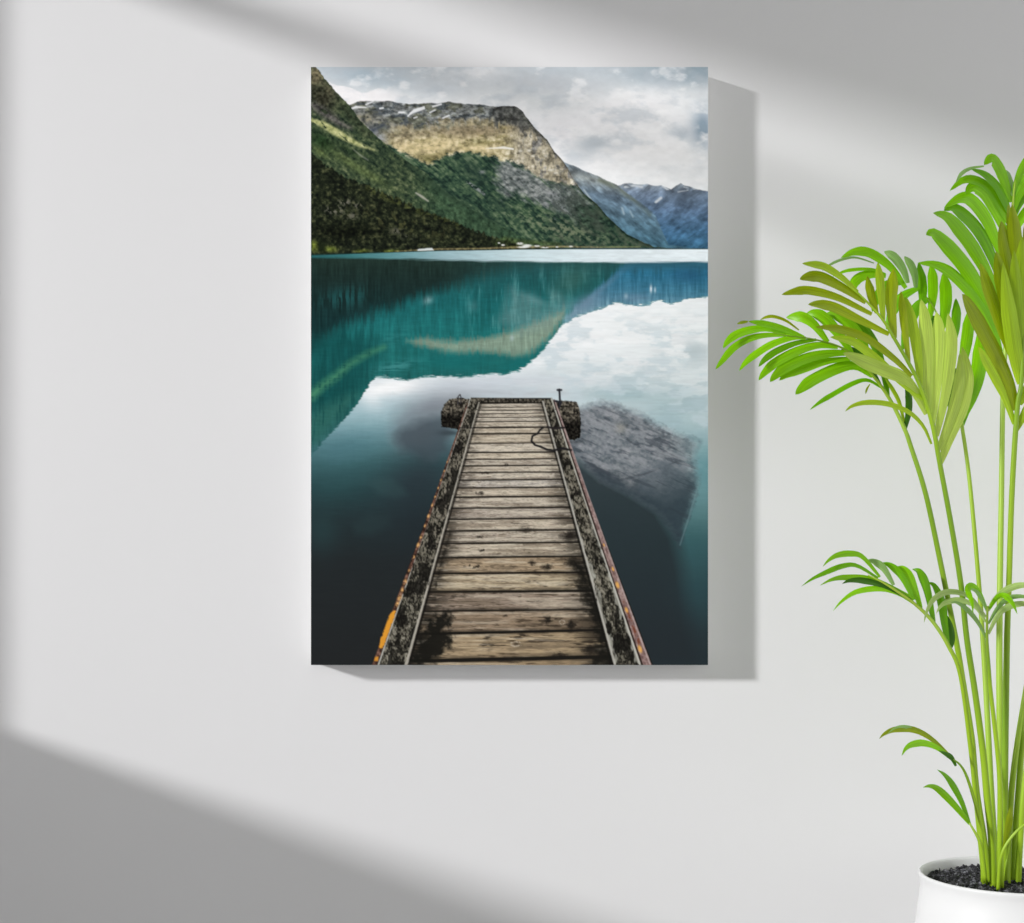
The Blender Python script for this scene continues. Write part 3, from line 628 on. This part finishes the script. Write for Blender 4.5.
# ------------------------------------------------------------------ potted palm
PD = .38                                        # distance of the pot's axis from the wall
pc = at(1013, 874, PD); RZ = pc.z               # rim centre
palm = thing('potted_palm', 'green areca palm with arching fronds in a round white ceramic pot, beside the canvas', 'potted plant', (pc.x, -PD, 0))
PO = Vector(palm.location)
R = .172
prof = [(0, 0), (.112, 0), (.125, .004), (.150, .05), (.170, .12), (.180, .19), (.1770, .235), (.1725, .27), (.1690, .295), (.1690, .312), (.1715, RZ-.006), (.1715, RZ-.002), (.1690, RZ), (.1655, RZ-.001), (.1630, RZ-.006), (.1620, RZ-.03), (.1640, RZ-.07), (.1600, RZ-.12), (.10, RZ-.16), (0, RZ-.16)]
bm = bmesh.new(); SEG = 96; rows = []
q = catmull([(a, 0, b) for a, b in [(a*.965, b) for a, b in prof]], (len(prof)-1)*3)
for p in q:
    r = max(p[0], 0)
    rows.append([bm.verts.new((r*math.cos(2*math.pi*k/SEG), r*math.sin(2*math.pi*k/SEG), max(p[2], 0))) for k in range(SEG)])
for a, b in zip(rows, rows[1:]):
    for k in range(SEG): bm.faces.new((a[k], a[(k+1) % SEG], b[(k+1) % SEG], b[k]))
bmesh.ops.remove_doubles(bm, verts=bm.verts, dist=1e-5)
bmesh.ops.recalc_face_normals(bm, faces=bm.faces)
obj('pot', bm, M_POT, palm, True)

# soil: an uneven bed with loose grains
def soil_h(x, y):
    r = math.hypot(x, y)
    return RZ-.020+.012*(1-(r/.165)**2)+.006*mnoise.noise((x*28, y*28, 0))+.003*mnoise.noise((x*90, y*90, 4))
bm = bmesh.new(); rows = []
for i in range(41):
    r = .1535*i/40
    rows.append([bm.verts.new((r*math.cos(2*math.pi*k/SEG), r*math.sin(2*math.pi*k/SEG), soil_h(r*math.cos(2*math.pi*k/SEG), r*math.sin(2*math.pi*k/SEG)))) for k in range(SEG)])
for a, b in zip(rows, rows[1:]):
    for k in range(SEG): bm.faces.new((a[k], b[k], b[(k+1) % SEG], a[(k+1) % SEG]))
bmesh.ops.remove_doubles(bm, verts=bm.verts, dist=1e-5)
for i in range(1500):
    a = random.random()*2*math.pi; r = .148*math.sqrt(random.random()); s = random.uniform(.0018, .0048)
    x, y = r*math.cos(a), r*math.sin(a); c = Vector((x, y, soil_h(x, y)+s*.3))
    vs = [bm.verts.new(c+Vector(d)*s*random.uniform(.6, 1.3)+Vector((random.uniform(-.3, .3), random.uniform(-.3, .3), random.uniform(-.3, .3)))*s) for d in ((1,0,0),(-1,0,0),(0,1,0),(0,-1,0),(0,0,.8),(0,0,-.8))]
    for f in ((0,2,4),(2,1,4),(1,3,4),(3,0,4),(2,0,5),(1,2,5),(3,1,5),(0,3,5)): bm.faces.new([vs[j] for j in f])
so_ = obj('soil', bm, soil_material(), palm); so_['label'] = 'dark grey gritty potting soil'

M_LEAF = leaf_material('palm_leaf', .36, .24)
M_STEM = leaf_material('palm_stem', .0, .10)

TINT = {'G': (136,202,6), 'D': (112,178,6), 'K': (64,116,14), 'O': (150,170,4), 'Y': (190,216,88), 'P': (168,194,112), 'g': (142,182,100), 'M': (166,198,34)}

class Mesh:
    def __init__(s): s.v = []; s.f = []; s.c = []; s.uv = []
    def build(s, name, mat, parent):
        me = bpy.data.meshes.new(name); me.from_pydata([tuple(v) for v in s.v], [], s.f)
        ca = me.color_attributes.new('tint', 'FLOAT_COLOR', 'POINT')
        ca.data.foreach_set('color', np.array(s.c, np.float32).ravel())
        uv = me.uv_layers.new(name='UVMap')
        li = np.empty(len(me.loops), np.int32); me.loops.foreach_get('vertex_index', li)
        uv.data.foreach_set('uv', np.array(s.uv, np.float32)[li].ravel())
        return obj(name, me, mat, parent, True)

def leaflet(M, pts, w, tint, d0, d1, roll, fold=.22, seed=0, fine=False):
    """pts run tip -> base in the photograph; d0/d1 = distance from the wall at tip and base; w = widest part in pixels"""
    n = 18; k = len(pts)
    q = catmull([(p[0], p[1], 0) for p in pts], n)
    W = []
    for i in range(n+1):
        t = i/n
        d = d1+(d0-d1)*(1-t)**1.5
        W.append(at(q[i][0], q[i][1], d))
    base = len(M.v); px = (CAM_D-(d0+d1)/2)/F
    rnd = random.Random(seed)
    jit = rnd.uniform(.93, 1.07)
    col = lin(tuple(min(255, c*jit) for c in tint)); u0 = rnd.random()*40
    for i in range(n+1):
        t = i/n
        tg = (W[min(i+1, n)]-W[max(i-1, 0)]).normalized()
        view = Vector((0, -1, 0))
        s = tg.cross(view).normalized(); nr = s.cross(tg).normalized()
        rr = roll*(1-.35*t)
        side = s*math.cos(rr)+nr*math.sin(rr); nrm = nr*math.cos(rr)-s*math.sin(rr)
        prof = (min(1, t/(.48 if fine else .33))**(.85 if fine else .66))*(.42+.58*min(1, (1-t)/.42)**.8)
        hw = .56*w*px*prof/max(.55, math.cos(rr))
        for j in range(5):
            a = (j-2)/2
            z = -abs(a)*fold*hw+.06*hw*math.sin(t*9+seed)*(1-abs(a))
            M.v.append(W[i]+side*(a*hw)+nrm*z-PO)
            sh = 1-.10*(abs(a) < .1)
            tipk = .88+.12*min(1, t/.12)
            M.c.append((*[c*sh*tipk for c in col], 1)); M.uv.append((j/4*1.0+u0, t*3+u0))
    for i in range(n):
        for j in range(4):
            a = base+i*5+j; M.f.append((a, a+1, a+6, a+5))

def stalk(M, pts, radii, cols, seg=10):
    """pts (x, y, d) from the soil upwards; radii in pixels"""
    n = (len(pts)-1)*7
    q = catmull(pts, n); base = len(M.v)
    Wp = [at(*p) for p in q]
    for i in range(n+1):
        tg = (Wp[min(i+1, n)]-Wp[max(i-1, 0)]).normalized()
        s = tg.cross(Vector((0, -1, 0))).normalized(); u = s.cross(tg)
        t = i/n; r = float(np.interp(t, np.linspace(0, 1, len(radii)), radii))*.88*(CAM_D-q[i][2])/F
        c = [float(np.interp(t, np.linspace(0, 1, len(cols)), [lin(TINT2[k])[a] for k in cols])) for a in range(3)]
        for k in range(seg):
            a = 2*math.pi*k/seg
            M.v.append(Wp[i]+(s*math.cos(a)+u*math.sin(a))*r-PO); M.c.append((*c, 1)); M.uv.append((k/seg, t*6))
    for i in range(n):
        for k in range(seg):
            M.f.append((base+i*seg+k, base+i*seg+(k+1) % seg, base+(i+1)*seg+(k+1) % seg, base+(i+1)*seg+k))
    M.f.append(tuple(base+k for k in range(seg))[::-1]); M.f.append(tuple(base+n*seg+k for k in range(seg)))

TINT2 = {'s': (146,178,36), 'b': (162,194,70), 'd': (116,152,32), 'y': (168,192,60), 'n': (122,146,40)}

SEEDC = [0]
def frond(stem, radii, cols, leaves, fine=False):
    """stem: (x, y, d) soil -> tip; leaves: (width, tint, [(x, y) tip..base], depth change at the tip, roll)"""
    M = Mesh(); stalk(M, stem, radii, cols)
    st = M.build('stem', M_STEM, palm)
    dense = catmull(stem, 80)
    L = Mesh()
    for (w, tk, pts, dz, roll) in leaves:
        SEEDC[0] += 1
        bx, by = pts[-1]
        j = min(range(len(dense)), key=lambda i: (dense[i][0]-bx)**2+(dense[i][1]-by)**2)
        d1 = dense[j][2]
        leaflet(L, pts, w*(.88 if fine else 1), TINT[tk], d1+dz, d1, roll, seed=SEEDC[0], fine=fine)
    if leaves: L.build('leaflets', M_LEAF, st)
    return st

# tall frond at the back, whose stalk is the paler of the upright pair
frond([(1003,886,.385),(1001,796,.37),(999.4,675,.35),(1000,582,.335),(1001.5,491,.325),(1003,394,.315),(1006,340,.31),(1010,285,.31),(1012.5,240,.31),(1013,205,.315),(1015,180,.32)], [4.2,3.8,3.2,2.6,1.6,.8], 'sbbby', [
 (11,'G',[(984,165),(992,158),(1000,168),(1006,184),(1012,202)],.05,.3),
 (3.5,'g',[(955.6,183),(962,173),(971,168),(984,166)],.06,.6),
 (9,'D',[(971,169),(985,174),(998,186),(1007,204.6),(1010,214)],.05,.5),
 (9,'G',[(949.5,191),(963,180),(977,180),(990.5,189.5),(1002.6,210.7),(1009,224)],.06,.3),
 (11.5,'G',[(966,195),(970,188.5),(976,187),(986,194),(995,209),(1002,224),(1007,236)],.05,.2),
 (12.5,'G',[(944,207.7),(960,198),(972,200),(986,217),(996.6,241),(1004,262)],.06,.2),
 (12.5,'D',[(944,210.7),(953,207),(967.7,217),(981.4,233.5),(993.5,259),(1001,282)],.05,.35),
 (13.5,'G',[(932.8,213),(948,216.8),(964.7,235),(977,253),(989,276),(1000,305)],.07,.15),
 (14.5,'G',[(926,235),(934,233),(949.5,247),(964.7,265),(977,284),(990,310),(997,332)],.07,.15),
 (11,'G',[(917,263),(934,264),(949.5,271),(964.7,285),(980,303),(994,330),(1001,352)],.05,.3),
 (8,'g',[(1002,169),(1006.5,172),(1011,184),(1013.5,196)],-.03,.5),
 (8,'G',[(1044,150),(1034,154),(1024,166),(1017,184),(1014.5,197)],.03,.3),
 (10,'G',[(1056,165),(1042,168),(1028,179),(1018,195),(1013.5,210)],.03,-.3),
 (8,'D',[(1060,178),(1044,180),(1029,191),(1019,204),(1013,220)],.0,-.3),
 (9,'G',[(1068,196),(1048,197),(1030,208),(1018,224),(1012,240)],-.02,-.2),
 (11,'D',[(1070,226),(1048,226),(1030,240),(1018,262),(1011,280)],-.03,-.2),
])
# frond in front at the right edge, undersides turned to the viewer
frond([(1004.5,889,.40),(1004.6,796,.41),(1005.4,727,.415),(1007,640,.425),(1009,582,.435),(1012,491,.45),(1017.3,408,.465),(1021,385.5,.47),(1023,340,.475),(1025,290,.47),(1026,240,.46),(1026,200,.44)], [4.4,4,3.4,3.2,2.4,1.4,.7], 'sdsdss', [
 (10,'O',[(1008,204),(1012,224),(1017,258),(1024,300)],.03,.35),
 (13.5,'O',[(1001,221),(1004,236),(1010,268),(1017,300),(1023,325)],.04,.3),
 (14.5,'O',[(996,251),(1000,268),(1007,300),(1015,330),(1022,352)],.05,.3),
 (12.5,'O',[(980,263),(986,279),(997,310),(1008,342),(1020,372)],.05,.4),
 (15,'O',[(962,294),(970,305),(984,330),(998,357),(1010,384),(1016.5,410)],.06,.3),
 (9.5,'M',[(978,347),(984,356),(995,376),(1006,398),(1014.5,424)],.05,.35),
 (15,'M',[(1003,262),(1008,300),(1013,335),(1018,365),(1021,384)],.06,.1),
 (13,'O',[(1012,204),(1015,230),(1019,270),(1022,312)],.055,.1),
 (13,'M',[(1014,250),(1016,285),(1019,320),(1022,352)],.065,.05),
 (14,'M',[(1022,236),(1021,270),(1022,300),(1023,330)],.07,.05),
 (13,'O',[(1032,200),(1031,230),(1028,270),(1025,300)],.05,-.2),
 (14,'M',[(1046,232),(1042,262),(1032,310),(1024,345)],.05,-.2),
 (14,'O',[(1060,262),(1052,296),(1038,340),(1022,376)],.05,-.3),
 (13,'M',[(1060,320),(1050,345),(1036,375),(1019,404)],.05,-.3),
 (9,'M',[(1048,372),(1040,388),(1028,408),(1015,432)],.04,-.3),
])
# frond behind, its leaflets hanging between the others
frond([(997,884,.36),(991.5,795.5,.345),(987,709,.33),(983,643,.32),(978.8,582,.31),(969.7,482,.295),(962,426,.285),(956,388,.28),(947,345,.275),(936,312,.275),(926,296,.275)], [4,3.4,2.8,2.4,2,1.2,.6], 'sbsbdd', [
 (2.6,'g',[(821.7,271.5),(831,264),(843,259),(856,257.4),(874,263)],.03,.6),
 (9,'G',[(840.7,258),(853,252),(866.5,251.4),(880,258),(893.8,270),(906,288)],.04,.2),
 (3.5,'G',[(831.6,277),(845,271),(859,269),(874,269.6),(886,274)],.03,.5),
 (9,'g',[(884,251.5),(890,253),(897,259),(904,270),(908,283)],-.02,.4),
 (8,'g',[(904.4,256),(910,262),(915,274),(916,288)],-.02,.4),
 (9.5,'D',[(919,262),(921.5,276),(923,292),(922,306)],-.03,.2),
 (9.5,'G',[(931,264),(933,276),(933,296),(930,318)],-.02,.1),
 (11.5,'G',[(943.5,272),(946,286),(946,306),(942,330)],-.02,.1),
 (9,'D',[(956,298),(957,312),(955,332),(950,354)],-.02,.2),
 (11,'G',[(969,310),(969,325),(965.5,350),(958,384)],-.02,.1),
 (14,'G',[(979,330),(981,346),(979,370),(972,396),(959,424)],-.01,.1),
 (10,'D',[(982,352),(978,376),(970,400),(961,428)],-.03,.4),
 (9,'G',[(853,296),(854,284),(860,277),(872,274),(886,276)],.03,.3),
 (9,'D',[(872,312),(878,296),(888,284),(904,282)],.01,.3),
 (9,'D',[(886,330),(893,310),(903,296),(918,288)],.0,.3),
 (10,'D',[(902,352),(908,326),(918,306),(928,299)],.0,.2),
 (9,'K',[(918,366),(925,340),(933,320),(939,322)],.0,.2),
 (9,'D',[(934,390),(940,364),(945,346),(948,346)],.0,.2),
 (8,'K',[(948,408),(952,390),(954,372),(953,372)],.0,.2),
])
# long frond reaching left past the canvas
frond([(989,883,.40),(983.7,839,.405),(977,796,.41),(974,765,.412),(971.6,737,.415),(963,681.6,.42),(956,640,.425),(940.8,564,.435),(925.7,494,.445),(910.5,445.5,.45),(905,430,.455),(893,405,.46),(881,386,.47),(868,370,.48),(852,354,.49),(835,345,.495),(812,339,.50),(790,336,.505),(772,333,.505)], [4.2,3.8,3.4,3,2.4,1.6,1.0,.5], 'sssdbsdd', [
 (6.5,'G',[(715.4,369.5),(722,361),(733,348),(748,339),(765.5,335),(786,335)],.03,.3),
 (7.5,'G',[(723,348.5),(728,341),(737,334),(751.5,329.5),(768,328.5),(796,336)],.04,.2),
 (6.5,'G',[(748,321.3),(764,323.5),(783,328.5),(804,337)],.03,.3),
 (3,'O',[(737,324),(743,322),(748,321.5)],.03,.3),
 (3.2,'O',[(760,320),(766,317),(774,316.3),(786,320.5),(799,330)],-.01,.5),
 (6.5,'G',[(739,371),(746,362),(757,353),(774,343),(793,337.5),(806,338)],.04,.3),
 (6,'D',[(758.5,367),(765,359),(776,351),(795.4,343),(816.5,339.5)],.04,.6),
 (8.5,'G',[(758.5,380.5),(765,372),(776,362),(797,351),(818,345),(838,347)],.05,.2),
 (9.5,'G',[(770,382),(776,375),(787,366.5),(809.5,357),(832,353),(850,353)],.05,.2),
 (7.5,'G',[(779,380.5),(788,374),(802,369),(827,361),(855,358)],.04,.4),
 (10.5,'G',[(795.4,394.6),(802,388),(813,379.6),(837.6,368),(856,365.6),(873,376)],.05,.2),
 (4.5,'D',[(809.5,410),(820,402),(830.6,395.5),(853.4,383),(868,380),(882,388)],.05,.4),
 (1.8,'O',[(865.5,394),(867,389),(870,384)],.02,.2),
 (10,'G',[(786,317.5),(795,316),(804,317),(815,325),(828,342)],-.03,.3),
 (11,'G',[(806,313.5),(814,312.5),(822,315.5),(832,325),(844,340),(852,354)],-.03,.3),
 (10,'G',[(825,314),(833,313.5),(841,317),(853.4,327),(864,342),(870,371)],-.03,.3),
 (9,'D',[(844,318),(853,318),(864,327),(876,346),(884,372),(888,396)],-.03,.3),
 (8,'K',[(838,352),(850,350),(864,358),(880,384)],-.02,.5),
 (7,'K',[(905,384),(909,396),(909,412),(905,430)],.02,.4),
 (4,'M',[(884,376),(892,388),(900,404),(906,432)],.02,.2),
])
# central frond in front with pale undersides
frond([(994,888,.43),(991.5,839,.44),(987,796,.448),(983,752.7,.455),(975,692,.465),(967,640,.475),(960.6,582,.485),(950,518,.50),(939.3,460.7,.51),(934.6,434,.515),(928,408,.52),(918,381,.525),(907,360,.53),(894,338,.535),(883,320,.54),(870,305,.54),(857,292,.545),(848,283,.545)], [4.4,4,3.4,3,2.6,2.2,1.5,.8], 'ssddsdss', [
 (12,'Y',[(962,346),(966,362),(968,384),(962,410),(951,436),(940.5,463)],-.03,.15),
 (11,'Y',[(960,352),(961,372),(957,398),(949,424),(939,450)],-.02,.2),
 (11.5,'Y',[(948,313),(951,330),(951.5,350),(947,388),(936.5,436)],-.02,.1),
 (12.5,'Y',[(936.5,311.5),(939,326),(939,356),(935,395),(932.5,424)],-.02,.1),
 (12.5,'Y',[(921,299),(925,316),(927.5,345),(928,380),(928.5,410)],-.02,.1),
 (10,'M',[(905.5,296),(910,311),(915,334),(919,362),(920.5,386)],-.02,.2),
 (8,'O',[(901,291),(903,306),(905,328),(909,362)],-.02,.3),
 (11.5,'O',[(894,268.5),(893,284),(891.5,304),(894.5,338)],-.02,.2),
 (8.5,'M',[(878,262),(880,276),(881.5,294),(883.5,320)],-.02,.2),
 (8.5,'O',[(867.5,276),(870,287),(873,300),(877,313)],-.02,.3),
 (7.5,'M',[(802,263.5),(813,264),(825.5,266.5),(843,278),(858,292)],.04,.4),
 (10.5,'O',[(799.7,279.4),(809,276.5),(821,276.5),(840.7,286),(866,302)],.04,.3),
 (8.5,'O',[(781.5,294.7),(796,291),(810.3,290),(837.6,297),(872,314)],.05,.4),
 (9.5,'O',[(808,304.5),(820,304),(835,307),(859,319),(889,334)],.05,.3),
 (8,'O',[(815,327),(830,327.5),(845,330),(867,338),(893.8,358),(912,376)],.05,.3),
 (8.5,'M',[(830,337),(842,338.5),(855,342),(880,361),(904,384),(923,399)],.05,.4),
 (12.5,'Y',[(843,353),(853,356.5),(866,362),(885,370),(904,378),(917,394),(927,414)],.05,.2),
 (5,'M',[(845,411.5),(852,406),(864,402.5),(880,402.5),(896,406),(912,414),(924,427),(931.5,444)],.05,.3),
])
# low frond at the left
frond([(985,884,.42),(980.5,842,.43),(976,800,.435),(971,752,.44),(960.6,676.4,.455),(948.5,646,.465),(933,622,.475),(916,605,.485),(898,592,.495),(882,582,.50),(868,575,.50)], [3.4,3,2.6,2.4,2,1.2,.6], 'sssbyy', [
 (6.5,'G',[(822.5,567),(829,560),(838,555),(851,553.5),(863,557),(880,577)],.03,.2),
 (5.5,'D',[(801,586.6),(812,579),(825.5,572.5),(842,566),(857,565.5),(878,578)],.04,.4),
 (6,'G',[(819.5,585.7),(832,579.5),(846.8,577.3),(874,579.5),(914,598)],.05,.3),
 (6.5,'K',[(842,583.8),(850,580.5),(864,580.5),(886,586),(912,600)],.04,.5),
 (6,'G',[(833,611),(842,601),(857,591.5),(880,588.5),(900,594),(922,609)],.05,.3),
 (8,'g',[(866,560),(874,561),(884,568),(894,585)],-.02,.5),
 (8,'D',[(880,563),(890,565),(902,576),(914,600)],-.02,.3),
 (9.5,'G',[(896,567),(904,569),(912,581),(921,608)],-.02,.2),
 (9.5,'D',[(912,569),(920,572),(927,588),(934,622)],-.02,.2),
 (9.5,'D',[(927,582),(935,586),(942,602),(945,624),(948,644)],-.02,.3),
 (8,'K',[(945,612),(950,624),(952,640),(949.5,650)],-.02,.3),
], True)
# small young frond in the middle, seen end on
frond([(1001,887,.45),(1000,842,.46),(1000,787,.465),(997.6,752.7,.47),(990.7,692,.48),(989,670,.485),(987,638.5,.49),(987.5,606,.495)], [3.6,3.2,2.6,2.2,1.2], 'sssdn', [
 (6,'P',[(924,623),(927,611),(935,598),(950,591.5),(970,597),(986,617)],.07,.3),
 (7.5,'G',[(973,613.5),(972,602),(968,590),(972,586),(979,592),(987,610)],.08,.2),
 (5.5,'g',[(950,602),(958,603),(968,610),(978,622),(986.5,638)],.05,.3),
 (6,'P',[(936,614),(940,607),(947,602),(960,600),(975,606),(986,622)],.05,.4),
 (5,'g',[(966,588),(976,591),(983,601),(987.5,612)],.03,.4),
 (7.5,'P',[(1046,596),(1034,587),(1020,585.5),(1005,591),(995,600),(988,611)],.05,.3),
 (7,'P',[(1044,616),(1034,606),(1020,604),(1005,609),(996,619),(988.5,634)],.05,.3),
 (6.5,'G',[(1017.5,614.5),(1013,604),(1006,596.5),(998,597),(989,609)],.08,.2),
 (5.5,'g',[(1040,603),(1026,597),(1010,598),(998,608),(988.5,624)],.02,.4),
], True)
# two short shoots low at the left
frond([(983,882,.44),(982,842,.45),(978,814,.455),(968,780,.462),(961,766,.466),(953,759,.47)], [2.6,2.2,1.6,.9], 'ssdd', [
 (6.5,'O',[(879,739),(885,733.5),(895,729.5),(913.5,729.5),(932,739),(954,760)],.05,.4),
 (3.5,'g',[(886,735),(896,727.5),(908,727),(925,733),(945,750)],.04,.5),
 (7,'G',[(901.6,756),(905.5,749),(912,744.5),(924,743),(938,748),(953,760)],.06,.3),
 (5.5,'K',[(938.5,750.5),(946,754),(952,758),(956,766)],.03,.2),
], True)
frond([(985,880,.46),(981.5,850,.465),(978,838,.468),(969.5,823,.472)], [2.4,2,1.2], 'ssb', [
 (7.5,'G',[(922.7,787.5),(930,786),(938,789),(950,800),(963.5,815.5),(970,824)],.05,.2),
 (7,'D',[(937,769.5),(945,775),(953,785),(962,802),(970,824)],.03,.4),
], True)
# stalks leaning to the right edge, their fronds arching away to the right
for pts, rd in (
    ([(1007,888,.41),(1009,830,.40),(1013.5,772,.39),(1024,701,.375),(1042,600,.36),(1066,500,.35),(1098,420,.345),(1140,362,.34),(1190,332,.34),(1240,330,.34)], [4.4,3.6,3,2.4,1.6,.7]),
    ([(1012,888,.39),(1017,811.6,.385),(1024,732.6,.38),(1040,640,.37),(1066,560,.36),(1104,500,.34),(1150,470,.33),(1196,470,.32)], [4.2,3.6,3,2.4,1.6,.7]),
    ([(1017.5,886,.41),(1020,843,.415),(1024,790,.42),(1036,700,.43),(1058,610,.45),(1094,540,.47),(1140,505,.49),(1186,508,.50)], [4.2,3.6,3,2.4,1.6,.7])):
    q = catmull(pts, 60); lv = []
    for k in range(9):
        p, p2 = q[36+int(k*2.6)], q[38+int(k*2.6)]
        dx, dy = p2[0]-p[0], p2[1]-p[1]; h = math.hypot(dx, dy); dx /= h; dy /= h
        ln = 78*math.sin(math.pi*(k+2.2)/12.5)
        for sd in (-1, 1):
            ex, ey = dx*.62-sd*dy*.78, dy*.62+sd*dx*.78
            tip = (p[0]+ex*ln, p[1]+ey*ln+ln*.30); mid = (p[0]+ex*ln*.55, p[1]+ey*ln*.55+ln*.04)
            lv.append((10, 'GD'[k % 2] if sd < 0 else 'GM'[k % 2], [tip, ((tip[0]+mid[0])/2+ex*4, (tip[1]+mid[1])/2-3), mid, (p[0], p[1])], .05*sd, .3))
    frond(pts, rd, 'ssbsdd', lv)
frond([(998,890,.46),(1000,862,.465),(1006,845,.47),(1018,830,.475),(1034,818,.48)], [2.2,2,1.6,1.2], 'ssbs', [
 (7,'O',[(1011,806),(1010,818),(1008,830),(1004,850)],.0,.3)])
